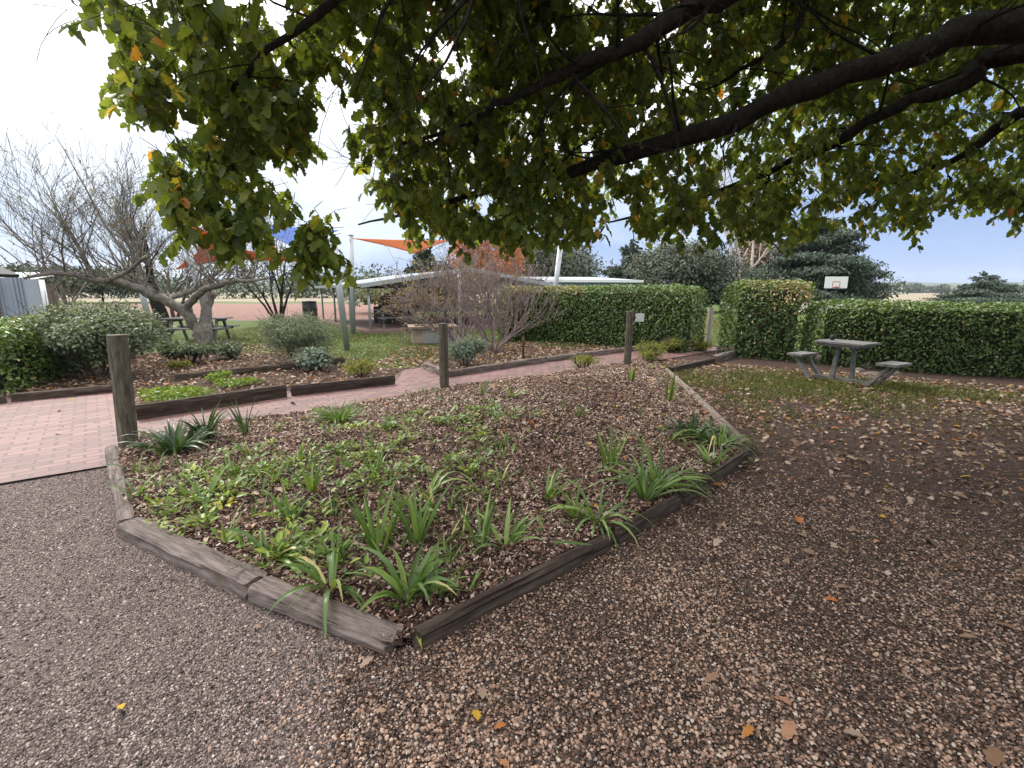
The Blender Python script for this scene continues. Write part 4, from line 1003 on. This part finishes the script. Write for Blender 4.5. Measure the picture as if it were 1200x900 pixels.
def rock(px, py, s, seed, label, mat='stone', loc=None, group='stones at the foot of the hedge'):
    V, F = pebble_template(1); g = np.random.default_rng(seed)
    me = MB(); me.add([(0, 0, 0)], []); me = MB()
    pts = [Vector(v) for v in V]
    low = [Vector((v[0], v[1], -v[2]*.3)) for v in V]
    full = pts; out = []
    for v in full:
        k = .75 + .5*vnoise([v.x*1.5+seed], [v.y*1.5+v.z], 1, seed)[0]; out.append((v.x*s[0]*k, v.y*s[1]*k, max(0, v.z)*s[2]*k - .02))
    p = G(px, py) if loc is None else loc
    o = np_mesh('stone', out, [tuple(f) for f in F], M[mat], None, False); o.location = (p.x, p.y, 0); md = o.modifiers.new('round', 'SUBSURF'); md.levels = 2; md.render_levels = 2
    tag(o, label, 'stone', group)
rock(1006, 434, (.16, .12, .10), 1, 'rounded brown stone under the table beside the hedge')
rock(1024, 438, (.32, .12, .08), 2, 'long flat pale stone behind the angled seat')
rock(1019, 430, (.20, .14, .14), 3, 'tan boulder standing closest to the hedge behind the seat')
rock(1050, 437, (.14, .11, .08), 4, 'dark stone just beyond the tilted seat support')
def backboard():
    c = D(980, 331, 39); r = empty('basketball_hoop', (c.x, 39.0, 0), 'white basketball backboard with red square above the hedge', 'basketball hoop')
    w, h = 1.85, .92; z = c.z
    b = MB(); b.box((0, 0, z), (w, .05, h)); b.build('backboard', M['white'], r, bevel=.01)
    m = MB(); sw, sh2, zz = .62, .46, z-.17
    for a, s in (((0, zz+sh2/2), (sw, .045)), ((0, zz-sh2/2), (sw, .045)), ((-sw/2+.022, zz), (.045, sh2-.09)), ((sw/2-.022, zz), (.045, sh2-.09))):
        m.box((a[0], -.03, a[1]), (s[0], .012, s[1]))
    m.build('target_square', M['red_paint'], r)
    m = MB(); pts = [(.225*math.cos(a), -.28+.225*math.sin(a), z-.36) for a in np.linspace(0, 6.283, 20)]; m.tube(pts, [.02]*20, 6, False); m.beam((0, -.02, z-.36), (0, -.07, z-.36), .1, .08); m.build('rim', M['red_paint'], r, True)
    m = MB(); m.tube([(0, .9, 0), (0, .9, z-.3), (0, .04, z)], [.07, .07, .05], 10); m.build('pole', M['dark_metal'], r, True)
backboard()
rr = np.random.default_rng(77)
for k in range(7):
    x = 948 + k*7; p = D(x, 357, 37); w = .3+.3*rr.random(); V = None
    rock(0, 0, (.45+.25*rr.random(), .3, 2.0*(.65+.3*rr.random())*.55 + .1), 80+k, 'pale upright stone in the row beyond the low hedge', 'pale_stone', Vector((p.x, 37+rr.random(), 0)), 'pale stones showing above the low hedge')

# ------------------------------------------------------------------ strappy plants
def blades(n, ln, w, g, spread=.5, droop=1.0, seg=6, up=1.0, base=.04, lean=(0, 0)):
    V = []; F = []; var = []
    for k in range(n):
        a = g.random()*6.283; l = ln*(.6+.5*g.random()); ww = w*(.7+.5*g.random())
        e = spread*(.35+.9*g.random()); d = Vector((math.cos(a)*e + lean[0], math.sin(a)*e + lean[1], up)).normalized()
        p = Vector((math.cos(a)*base*g.random(), math.sin(a)*base*g.random(), -.01)); b0 = len(V); vv = g.random()*.8 + (.2 if g.random() > .9 else 0)
        sd = d.cross(Vector((0, 0, 1))).normalized() if abs(d.z) < .98 else Vector((1, 0, 0))
        tw = g.normal()*.25
        for i in range(seg+1):
            t = i/seg; q = ww*.5*(1-.95*t**2.2)*(.55+.45*min(1, t*4)); s = (sd*math.cos(tw*t*3) + sd.cross(d)*math.sin(tw*t*3)); nn = s.cross(d)
            V += [tuple(p - s*q + nn*q*.35), tuple(p), tuple(p + s*q + nn*q*.35)]; var += [min(1, vv + .15*t*t)]*3
            d = (d + Vector((0, 0, -1))*droop*l/seg*(1.2+1.6*t)*(1+.3*g.normal())).normalized(); p = p + d*l/seg
        if True:
            for i in range(seg):
                c = b0 + i*3; F += [(c, c+1, c+4, c+3), (c+1, c+2, c+5, c+4)]
    return np.array(V), np.array(F), var
def clump(px, py, n, ln, w, label, mat='strap_leaf', seed=0, spread=.6, droop=2.2, group='strappy leaved clumps in the garden bed', loc=None, up=1.0, lean=(0, 0), base=.04, name='strappy_plant'):
    p = on_bed(px, py) if loc is None else loc
    V, F, var = blades(n, ln, w, np.random.default_rng(seed), spread, droop, up=up, lean=lean, base=base)
    # blades that reach the soil lie on it
    gz = bed_z(V[:, 0]+p.x, V[:, 1]+p.y) - p.z + .006; inside = poly_dist(BED, V[:, 0]+p.x, V[:, 1]+p.y) > 0
    gz = np.where(inside, gz, -p.z + .015); V[:, 2] = np.maximum(V[:, 2], gz)
    o = np_mesh(name, V, F, M[mat], None, True, {'var': var}); o.location = p
    return tag(o, label, 'plant', group)
CL = [
 (388, 688, 14, .30, .026, 'bright arching strappy clump just inside the split front sleeper', 'strap_leaf', .75, 3.2),
 (322, 655, 8, .36, .020, 'loose clump with one long pale blade bending over the mulch near the sleeper', 'strap_leaf', .9, 3.2),
 (478, 702, 16, .31, .026, 'fanned strappy clump closest to the pointed front of the bed', 'strap_leaf', .6, 2.6),
 (510, 697, 9, .26, .022, 'grey green strappy clump just beside the fanned front clump', 'strap_leaf', .6, 2.2),
 (443, 645, 10, .36, .020, 'upright narrow clump in the middle front of the bed', 'strap_leaf', .3, 1.0),
 (490, 638, 11, .34, .024, 'upright broad bladed clump beside the narrow upright one', 'strap_leaf', .35, 1.0),
 (500, 580, 6, .38, .020, 'clump with a single whitish drooping blade in the bed centre', 'strap_leaf', .6, 2.4),
 (563, 642, 8, .30, .018, 'short tuft with one tall thin spike among bark chips', 'strap_leaf', .35, 1.2),
 (592, 640, 8, .26, .022, 'low tuft with a blade reaching sideways over the chips', 'strap_leaf', .7, 2.0),
 (240, 590, 7, .28, .020, 'thin pale tuft near the cracked sleeper', 'strap_leaf', .7, 2.2),
 (340, 612, 6, .26, .020, 'small tuft with whitish blades beside a red leaf', 'strap_leaf', .5, 2.0),
 (206, 530, 54, .36, .024, 'large dark green dense clump next to the thick corner post', 'strap_dark', .8, 1.7),
 (243, 514, 22, .34, .020, 'dark clump at the path edge beside the large dark one', 'strap_dark', .5, 1.4),
 (287, 510, 12, .34, .018, 'spiky dark upright tuft standing against the brick path', 'strap_dark', .55, .9),
 (397, 495, 120, .30, .011, 'rounded fountain of fine grassy leaves at the path edge', 'strap_leaf', .8, 2.0),
 (672, 606, 9, .26, .016, 'ragged tuft beside the dark board', 'strap_leaf', .6, 2.0),
 (640, 585, 10, .28, .018, 'grey green tuft in the open mulch near the dark board', 'strap_leaf', .6, 1.8),
 (700, 612, 18, .34, .018, 'drooping tuft spilling over the dark board', 'strap_leaf', .9, 2.6),
 (757, 585, 30, .46, .018, 'tall bright strappy clump leaning out beside the board', 'strap_leaf', .75, 2.0),
 (772, 572, 22, .50, .017, 'long arching blades beside the tall bright clump', 'strap_leaf', .8, 1.9),
 (812, 512, 60, .36, .014, 'dense dark grassy mound against the pale log', 'strap_dark', .8, 2.4),
 (842, 522, 46, .46, .013, 'pale arching blades falling over the pale log end', 'strap_leaf', .9, 2.8),
 (835, 545, 9, .26, .022, 'short light green tuft at the outer bed corner', 'strap_leaf', .7, 1.6),
 (715, 548, 8, .34, .022, 'lone leaning tuft in the bark mulch', 'strap_leaf', .3, 1.0),
 (783, 470, 5, .42, .024, 'two upright pale blades at the back corner of the bed', 'strap_leaf', .15, .4),
 (740, 447, 6, .30, .022, 'short light tuft below the white plate post', 'strap_leaf', .3, .9),
 (600, 465, 12, .26, .014, 'leaning grassy tuft at the back edge near the path', 'strap_leaf', .8, 2.0),
 (566, 462, 10, .24, .012, 'fine tuft at the back edge just past the short post', 'strap_leaf', .6, 1.6),
 (270, 560, 9, .24, .018, 'light tuft among the round leaved ground cover', 'strap_leaf', .6, 1.8),
 (365, 575, 9, .26, .016, 'narrow light green tuft in the ground cover centre', 'strap_leaf', .4, 1.4),
 (440, 560, 8, .24, .016, 'small upright tuft at the edge of the ground cover', 'strap_leaf', .4, 1.4),
 (160, 583, 6, .28, .016, 'tuft drooping beside the weathered corner sleeper', 'strap_leaf', .7, 2.4),
]
for i, (x, y, n, l, w, lab, mt, sp, dr) in enumerate(CL):
    clump(x, y, int(n*1.3), l*1.3, w*1.4, lab, mt, 100+i, sp, dr, lean=(.35, .25) if i in (18, 19) else (0, 0), base=.12 if n > 30 else .05)
g0 = np.random.default_rng(300)
def small_tufts():
    n = 0
    while n < 120:
        x, y = g0.uniform(150, 860), g0.uniform(440, 720); p = on_bed(x, y); d = float(poly_dist(BED, [p.x], [p.y])[0])
        if d < .12: continue
        if x > 600 and g0.random() < .8 and d > .5: continue
        clump(0, 0, int(g0.integers(3, 9)), .12+.16*g0.random(), .010+.012*g0.random(), 'small sprouting tuft of a few short blades in the mulch', 'strap_leaf', 400+n, .4+.6*g0.random(), 1.2+2.2*g0.random(), 'small blade tufts scattered in the bed', p, name='leaf_tuft'); n += 1
small_tufts()
o = clump(0, 0, 1, .26, .035, 'single broad green blade fallen across the dark board', 'strap_leaf', 501, .1, .1, 'loose blades on the bed edging', Vector((G(640, 660).x, G(640, 660).y, .15)), up=.02, lean=(1, -.15), name='loose_leaf')
o = clump(0, 0, 1, .16, .035, 'green and yellow blade hanging over the open front corner', 'weed_leaf', 502, .1, 2.5, 'loose blades on the bed edging', Vector((G(488, 745).x, G(488, 745).y, .06)), up=.02, lean=(.25, -1), name='loose_leaf')

# ------------------------------------------------------------------ ground cover, mulch, litter (uncountable)
def in_poly_points(poly, n):
    xs = [p[0] for p in poly]; ys = [p[1] for p in poly]; x = rng.uniform(min(xs), max(xs), n); y = rng.uniform(min(ys), max(ys), n)
    k = poly_dist(poly, x, y) > .02; return x[k], y[k]
def flat_frames(n, tilt=.35):
    a = rng.random(n)*6.283; ax = np.stack([np.cos(a), np.sin(a), rng.normal(size=n)*tilt], 1); nr = np.stack([rng.normal(size=n)*tilt, rng.normal(size=n)*tilt, np.ones(n)], 1); return frames(ax, nr)
CHIP = ([(-.5, -.18, 0), (.5, -.22, .05), (.45, .2, .0), (-.42, .24, .06), (0, 0, .12)], [(0, 1, 4), (1, 2, 4), (2, 3, 4), (3, 0, 4)])
def mulch():
    x, y = in_poly_points(BED, 290000); d = np.hypot(x, y)
    keep = rng.random(len(x)) < np.clip(1.25 - d/16, .3, 1); x, y, d = x[keep], y[keep], d[keep]; n = len(x)
    z = bed_z(x, y) + rng.random(n)*.02
    sc = (.012 + .022*rng.random(n)**2.5)*(1+.04*d); sc = np.stack([sc, sc*(.6+.8*rng.random(n)), sc], 1)
    var = np.clip(rng.random(n)**.92*(.78+.55*fbm(x, y, 1.2, 60)), 0, 1)
    tag(scatter('bark_mulch', *CHIP, np.stack([x, y, z], 1), flat_frames(n, .5), sc, M['mulch'], None, var), 'reddish brown bark chips covering the raised garden bed', 'mulch', kind='stuff')
mulch()
def dry_leaves():
    P = []; S = []
    x, y = in_poly_points(BED, 9500); k = rng.random(len(x)) < .25 + .75*(fbm(x, y, .9, 77) > .5); x, y = x[k], y[k]
    P.append(np.stack([x, y, bed_z(x, y)+.012+.02*rng.random(len(x))], 1)); S.append(.035+.055*rng.random(len(x))**2)
    # under the tree and along the hedge
    n = 38000; x = rng.uniform(.6, 10.5, n); y = rng.uniform(2.0, 12.8, n)
    k = (poly_dist(BED, x, y) < -.03) & (x*.62 + y < 13.6) & (rng.random(n) < np.clip((y-2.2)/3.2, .05, 1)*np.clip((x-.2)/2, .2, 1)*(.35+.9*fbm(x, y, .7, 78))) & (poly_dist(PATH, x, y) < 0)
    x, y = x[k], y[k]; P.append(np.stack([x, y, ground_z(x, y)+.008+.012*rng.random(len(x))], 1)); S.append(.03+.06*rng.random(len(x))**1.6)
    for pl, nn in ((SOIL_A, 9000), (SOIL_B, 9000), (gp([(440, 425), (470, 408), (545, 402), (640, 402), (560, 416), (505, 425)]), 3000), (LAWN, 3500), (PATH, 260)):
        x, y = in_poly_points(pl, nn); P.append(np.stack([x, y, ground_z(x, y)+.012+.02*rng.random(len(x))], 1)); S.append(.04+.06*rng.random(len(x)))
    P = np.concatenate(P); S = np.concatenate(S); n = len(P)
    tag(scatter('dead_leaves', *tri(LOBED_CURL), P, flat_frames(n, .45), S, M['dry_leaf'], None, np.clip(rng.random(n)**.8, 0, 1)), 'brown curled dead leaves littering the mulch and bare soil', 'leaf litter', kind='stuff')
dry_leaves()
def ground_cover():
    C = gp([(150, 565), (200, 535), (330, 512), (420, 495), (540, 478), (640, 480), (600, 530), (560, 610), (520, 650), (430, 670), (330, 660), (250, 645), (165, 612)], .13)
    cx, cy = in_poly_points(C, 2300); m = fbm(cx, cy, 2.6, 90) + .10*np.exp(-((cx+1.5)**2/1.6+(cy-4.0)**2/1.2)); k = rng.random(len(cx)) < np.clip((m-.46)*3.2, .05, 1)*np.clip(1.2-.55*(cx+1.6), .25, 1); cx, cy = cx[k], cy[k]
    X = []; Y = []; Z = []; AX = []; NR = []; S = []; VV = []
    for i in range(len(cx)):
        nl = rng.integers(5, 15); big = .6 + 1.0*rng.random()**2; a = rng.random(nl)*6.283; rr = .07*big*rng.random(nl); e = .15 + .8*rng.random(nl); v = rng.random()
        X.append(cx[i]+rr*np.cos(a)); Y.append(cy[i]+rr*np.sin(a)); Z.append(.015 + .05*rng.random(nl)*big)
        AX.append(np.stack([np.cos(a), np.sin(a), e], 1)); NR.append(np.stack([-np.cos(a)*e*.8 + .25*rng.normal(size=nl), -np.sin(a)*e*.8 + .25*rng.normal(size=nl), np.ones(nl)], 1)); S.append((.030+.030*rng.random(nl))*big); VV.append(np.clip(v*.6 + .45*rng.random(nl)**1.5, 0, 1))
    x = np.concatenate(X); y = np.concatenate(Y); z0 = np.concatenate(Z); S = np.concatenate(S)
    k = poly_dist(BED, x, y) > .02
    tag(scatter('ground_cover', *OVATE, np.stack([x, y, bed_z(x, y)+z0], 1)[k], frames(np.concatenate(AX), np.concatenate(NR))[k], S[k], M['weed_leaf'], None, np.concatenate(VV)[k]), 'leafy green rosettes spreading through the bed', 'ground cover', kind='stuff')
    x = np.zeros(0); y = np.zeros(0)
    x2, y2 = in_poly_points(BED, 2500); dd = poly_dist(BED, x2, y2); k = (rng.random(len(x2)) < .10 + .8*(dd < .45)*(y2 > 6.0)); x = np.concatenate([x, x2[k]]); y = np.concatenate([y, y2[k]])
    n = len(x); z = bed_z(x, y) + .012 + .075*rng.random(n)**1.3
    a = rng.random(n)*6.283; ax = np.stack([np.cos(a), np.sin(a), .15+.4*rng.normal(size=n)], 1); nr = np.stack([rng.normal(size=n)*.4, rng.normal(size=n)*.4, np.ones(n)], 1)
    tag(scatter('weed_seedlings', *OVATE, np.stack([x, y, z], 1), frames(ax, nr), np.stack([.034+.05*rng.random(n)**2, .034+.05*rng.random(n)**2, .05+0*x], 1)*(.75+.5*rng.random(n))[:, None], M['weed_leaf'], None, rng.random(n)**1.2), 'small green seedlings along the path side of the bed', 'seedlings', kind='stuff')
ground_cover()
def lawn_grass():
    x1, y1 = in_poly_points(LAWN, 60000); x1k = rng.random(len(x1)) < .35+.65*(fbm(x1, y1, .9, 95) > .42); x1, y1 = x1[x1k], y1[x1k]
    n = 36000; x2 = rng.normal(6.1, 2.0, n); y2 = rng.normal(8.1, .95, n); k = (fbm(x2, y2, 1.6, 96) > .50) & (rng.random(n) < .6) & (poly_dist(BED, x2, y2) < -.05) & (x2*.62+y2 < 13.2); x2, y2 = x2[k], y2[k]
    n = 9000; x3 = rng.normal(4.4, 1.5, n); y3 = rng.normal(7.6, 1.0, n); k = (fbm(x3, y3, 1.4, 97) > .5) & (poly_dist(BED, x3, y3) < -.05); x3, y3 = x3[k], y3[k]
    n = 30000; x4 = rng.uniform(4.5, 14, n); y4 = rng.uniform(14.6, 30, n); 
    x = np.concatenate([x1, x2, x3, x4]); y = np.concatenate([y1, y2, y3, y4]); n = len(x)
    a = rng.random(n)*6.283; ax = np.stack([np.cos(a)*.6, np.sin(a)*.6, .5+.5*rng.random(n)], 1); nr = rand_dirs(n)
    s = (.03+.05*rng.random(n))*(1+.02*np.hypot(x, y))
    tag(scatter('lawn_grass', *SLIM, np.stack([x, y, ground_z(x, y)], 1), frames(ax, nr), np.stack([s*1.1, s, s], 1), M['grass_blade'], None, rng.random(n)), 'short green grass of the lawn and around the small picnic table', 'grass', kind='stuff')
lawn_grass()
def pebbles():
    def pts(n, x0, x1, y0, y1): return rng.uniform(x0, x1, n), rng.uniform(y0, y1, n)
    x, y = pts(260000, -1.6, 4.4, 1.0, 4.6)
    vis = (np.abs(x) < 1.12*(y*.981+.3)+.15) & (poly_dist(BED, x, y) < .015)
    side = (x + .55 + .12*(y-1.3)) + .7*(fbm(x, y, 1.1, 5)-.5)
    den = np.clip(1.0 - (y-1.2)/3.4 - .10*np.clip(x-1.5, 0, 3), .10, 1)*np.clip(-.15+1.7*fbm(x, y, 1.9, 88), .1, 1)
    k = vis & (side > -.15 + .25*rng.normal(size=len(x))) & (rng.random(len(x)) < den); x, y = x[k], y[k]; n = len(x)
    s = .0034+.0052*rng.random(n)**2.0; s3 = np.stack([s*(1+.4*rng.random(n)), s, s*.75], 1)
    var = rng.random(n)
    tag(scatter('pebbles', *pebble_template(1), np.stack([x, y, ground_z(x, y)+.001+.004*rng.random(n)], 1), flat_frames(n, .3), s3, M['pebble'], None, var, True), 'rounded tan and brown pebbles loose on the ground beside the bed', 'pebbles', kind='stuff')
    x, y = pts(170000, -5.5, .4, 1.0, 4.4)
    vis = (np.abs(x) < 1.12*(y*.981+.3)+.15) & (poly_dist(BED, x, y) < .01) & (poly_dist(PATH, x, y) < -.03)
    side = (x + .55 + .12*(y-1.3)) + .7*(fbm(x, y, 1.1, 5)-.5)
    k = vis & (side < .2 + .25*rng.normal(size=len(x))) & (rng.random(len(x)) < np.clip(1.1-(y-1.2)/4.0, .2, 1)*(.25+1.0*fbm(x, y, 1.3, 89) + .15)); x, y = x[k], y[k]; n = len(x)
    s = .003+.0058*rng.random(n)**3.0; s3 = np.stack([s*(1+.5*rng.random(n)), s, s*.7], 1)
    tag(scatter('gravel', *pebble_template(0), np.stack([x, y, ground_z(x, y)+.001], 1), flat_frames(n, .4), s3, M['grit'], None, rng.random(n), False), 'fine pinkish grey crushed gravel in front of the bed', 'gravel', kind='stuff')
pebbles()

# fallen leaves that lie singly on the gravel
LV = tri(LOBED_CURL)
def fallen(px, py, size, var, label, rz, flat=.6):
    p = G(px, py); size *= .8; V = np.array(LV[0])*size; V[:, 2] = V[:, 2]*flat + .012; V[:, 1] -= size*.5
    o = np_mesh('fallen_leaf', V, [tuple(f) for f in LV[1]], M['fallen_leaf'], None, True, {'var': np.full(len(V), var)}); o.location = (p.x, p.y, float(ground_z([p.x], [p.y])[0])+.012); o.rotation_euler = (.1, .12, rz)
    tag(o, label, 'leaf', 'single fallen leaves on the gravel')
for a in [(142, 830, .055, .99, 'small bright yellow leaf lying alone on the fine grey gravel', .8),
          (430, 776, .085, .55, 'pale pinkish tan leaf below the pointed end of the bed', 2.4), (300, 735, .06, .45, 'thin tan leaf on gravel below the sleeper joint', 1.1),
          (558, 838, .075, .95, 'yellow brown leaf upright in the pebbles, beside an orange one', .3), (586, 852, .06, .80, 'small orange leaf beside the yellow brown one', 1.7),
          (565, 812, .09, .55, 'pale long leaf just above the yellow brown one', 0.1), (445, 835, .06, .5, 'buff leaf at the border of gravel and pebbles', 1.4),
          (918, 822, .075, .72, 'orange tan leaf highest of the bright group in the pebbles', .4), (877, 858, .075, .82, 'bright orange leaf beside the group of tan leaves', 2.1),
          (925, 856, .11, .70, 'large long orange brown leaf in the pebbles', 2.3), (835, 795, .09, .4, 'dull brown curled leaf in the open pebbles', 1.9),
          (1135, 748, .085, .45, 'brown leaf on the shaded pebbles near the tree side', 1.2), (1178, 735, .10, .35, 'broad dull leaf at the border of the shaded pebbles', .5),
          (1000, 862, .08, .55, 'pale tan leaf lowest in the pebbles near the bright group', 1.0), (1165, 888, .11, .3, 'dark long leaf in the pebbles closest to the viewer', 2.2),
          (986, 690, .085, .45, 'flat brown leaf in the middle of the shaded pebbles', 1.3), (68, 520, .09, .78, 'single reddish brown leaf lying on the brick paving', 1.5),
          (525, 828, .035, .6, 'tiny buff leaf chip among grey gravel', .4), (590, 895, .06, .75, 'small orange leaf at the very bottom of the pebbles', .9)]:
    fallen(*a)

# ------------------------------------------------------------------ the big tree overhead
def shade_tree():
    base = Vector((6.6, 2.6, 0)); r = empty('shade_tree', base, 'large spreading broadleaf tree whose low leafy limbs hang over the bed', 'tree')
    g = np.random.default_rng(11); o = base
    t = MB(); t.tube([(0, 0, -.1), (0, 0, .25), (-.05, .05, 1.2), (-.15, .1, 2.3), (-.2, .15, 3.4), (-.1, .2, 5), (.1, .3, 7)], [.62, .46, .40, .38, .34, .22, .08], 16); t.build('trunk', M['bark_dark'], r, True)
    fork = Vector((6.4, 2.75, 2.9))
    limbs = [
      [(1200, 28, 3.9, .165), (1080, 62, 4.0, .15), (960, 98, 4.15, .135), (830, 152, 4.3, .115), (700, 192, 4.45, .085), (590, 220, 4.6, .055), (500, 243, 4.75, .03), (420, 262, 4.9, .012)],
      [(1060, -70, 3.1, .13), (930, -40, 3.2, .115), (820, 5, 3.35, .10), (735, 58, 3.5, .082), (690, 70, 3.55, .065), (640, 96, 3.65, .052), (580, 126, 3.75, .04), (535, 146, 3.85, .028), (450, 175, 4.0, .012)],
      [(1200, 64, 4.6, .14), (1130, 96, 4.8, .12), (1050, 126, 5.0, .09), (975, 168, 5.3, .065), (900, 202, 5.6, .05), (790, 242, 6.0, .03), (700, 262, 6.4, .012)],
      [(1020, -30, 4.2, .05), (930, 40, 4.4, .04), (870, 82, 4.5, .028), (820, 110, 4.7, .012)],
      [(1240, 120, 5.4, .09), (1130, 180, 5.9, .06), (1040, 215, 6.3, .04), (950, 250, 6.8, .015)],
      [(800, -160, 2.3, .08), (620, -90, 2.5, .06), (430, -20, 2.8, .045), (320, 60, 3.1, .03), (265, 120, 3.4, .018), (240, 200, 3.6, .008)],
    ]
    twigs = []
    for L_ in limbs:
        P = [fork - o] + [D(x, y, Y) - o for x, y, Y, _ in L_]; rad = [min(.2, L_[0][3]*1.2)] + [q[3] for q in L_]
        Q = [P[0]]; Rr = [rad[0]]
        for i in range(len(P)-1):
            a = P[max(i-1, 0)]; b = P[i]; c = P[i+1]; d = P[min(i+2, len(P)-1)]
            for tt in (.25, .5, .75, 1.0):
                Q.append(.5*((2*b) + (c-a)*tt + (2*a-5*b+4*c-d)*tt*tt + (3*b-a-3*c+d)*tt**3) + Vector(g.normal(size=3))*.012); Rr.append(.66*(rad[i]+(rad[i+1]-rad[i])*tt)*(1+.10*g.normal()))
        m = MB(); m.tube(Q, [abs(q) for q in Rr], 12)
        for i in range(5, len(Q), 1):      # side branches on the same limb
            if g.random() < (.6 if i < len(Q)*.8 else .25):
                d = Vector(g.normal(size=3)); d.z = d.z*.5 + .1; ax = (Q[i]-Q[i-1]).normalized()
                grow(m, Q[i], (ax*.7 + d*.8).normalized(), .5+.6*g.random(), min(.016, Rr[i]*.4), 2, g, .75, -.08, 6, (2, 3), .3, twigs, .002)
        for q in range(len(m.v)):
            v = m.v[q]; w = (vnoise([v[0]*9], [v[2]*22 + v[1]*15], 1, 3)[0]-.5)*.022 + (vnoise([v[0]*3], [v[1]*5+v[2]*5], 1, 8)[0]-.5)*.02
            if q < len(Q)*12: m.v[q] = (v[0]+w*.3, v[1]+w, v[2]+w*.8)
        m.build('limb', M['bark_dark'], r, True)
    # sprigs of leaves
    yb_x = [-200, 90, 120, 165, 185, 222, 300, 330, 345, 395, 415, 470, 520, 560, 640, 700, 712, 736, 750, 800, 860, 950, 985, 1005, 1045, 1080, 1095, 1200, 1420]
    yb_y = [-60, 0, 75, 150, 230, 262, 268, 200, 292, 290, 195, 262, 278, 285, 278, 290, 225, 225, 280, 280, 278, 288, 232, 255, 285, 270, 248, 258, 270]
    yb = lambda x: np.interp(x, yb_x, yb_y)
    Yb = lambda x: np.interp(x, [-200, 100, 300, 500, 700, 900, 1200, 1400], [3.0, 3.3, 3.5, 3.9, 4.3, 5.0, 6.0, 6.4])
    SP = []
    n = 0
    while n < 7100:
        x = g.uniform(-60, 1420); y = g.uniform(-260, 292)
        lim = yb(x) - 16 + 10*g.normal()
        if y > lim or x < 104: continue
        if (y < 40 and x < 150 and g.random() < .5): continue
        fill = .36 if x < 430 else .92
        if x < 215: fill = .34
        low = 1.0 if y > lim-55 else .72
        nn = float(vnoise([x], [y], 1/34., 33)[0])
        if nn > fill + .12 and x < 430: continue
        if nn > (.74 if x < 880 else .93): continue
        if g.random() > low*(1 if x > 430 else .85): continue
        up = max(0, (160-y)/420)
        Y = Yb(x)*(1-.35*up) + g.uniform(-.15, 1.4) + (g.random() < .3)*g.uniform(.5, 2.5)*(x > 430)
        SP.append(D(x, y, max(2.0, Y))); n += 1
    for cx, cy, rx, ry, kk in ((262, 268, 40, 24, 34), (368, 280, 20, 32, 28), (235, 222, 34, 30, 14), (165, 95, 30, 40, 26), (290, 130, 60, 50, 26)):
        for _ in range(kk): SP.append(D(cx + rx*g.normal()*.55, cy - 8 + ry*g.normal()*.5, 3.4 + .5*g.random()))
    def sprigs(SP, nl=(7, 11), lsz=.108):
        P = []; A = []; Nn = []; S = []; Va = []
        tw = MB()
        for p in SP:
            d = Vector((g.normal()*.7, g.normal()*.7, -.55 - .5*g.random())).normalized(); ln = .16+.18*g.random(); k = int(g.integers(nl[0], nl[1]+1))
            base = g.random(); v0 = g.random()
            up_ = Vector((g.normal()*.5, g.normal()*.5, .25)); tw.tube([p - o + up_*.16, p - o + up_*.05, p - o, p - o + d*ln*.6, p - o + d*ln], [.0022, .0028, .0028, .002, .0012], 3, False)
            for i in range(k):
                t = (i+.5)/k; a = g.random()*6.283; q = p - o + d*ln*t
                s = Vector((math.cos(a), math.sin(a), -.5 - .9*g.random())).normalized()
                P.append(q); A.append(s); nz = Vector((g.normal()*.55, g.normal()*.55, .8)); Nn.append(nz); S.append(lsz*(.6+.65*g.random()))
                v = .62*g.random() + .16*v0
                if g.random() > .955: v = .76+.24*g.random()
                Va.append(v)
        return np.array(P), np.array(A), np.array(Nn), np.array(S), np.array(Va), tw
    P, A, Nn, S, Va, tw = sprigs(SP)
    scatter('crown', *tri(LOBED), P, frames(A, Nn), S, M['canopy_leaf'], r, Va, True)
    tw.build('twigs', M['bark_dark'], r, True)
    # the rest of the crown, above and beside the camera, that shades the ground
    SP2 = []
    while len(SP2) < 1250:
        x = g.uniform(-1.5, 11.5); y = g.uniform(-5, 9); q = math.hypot((x-6.2)/6.2, (y-2.2)/6.4)
        if q > 1 or (q > .8 and g.random() < .5) or (x < 1.5 and g.random() < .75): continue
        z = 3.4 + 3.6*g.random()*math.sqrt(max(0, 1-q*q)) + .3*g.normal()
        if y > .2 and abs(x) < 1.2*y+.3 and z < EYE + .62*y + .55 : continue
        SP2.append(Vector((x, y, max(3.0, z))))
    P, A, Nn, S, Va, tw = sprigs(SP2, (8, 11), .17)
    scatter('crown', *OV3, P, frames(A, Nn), S*1.5, M['canopy_leaf'], r, Va)
shade_tree()
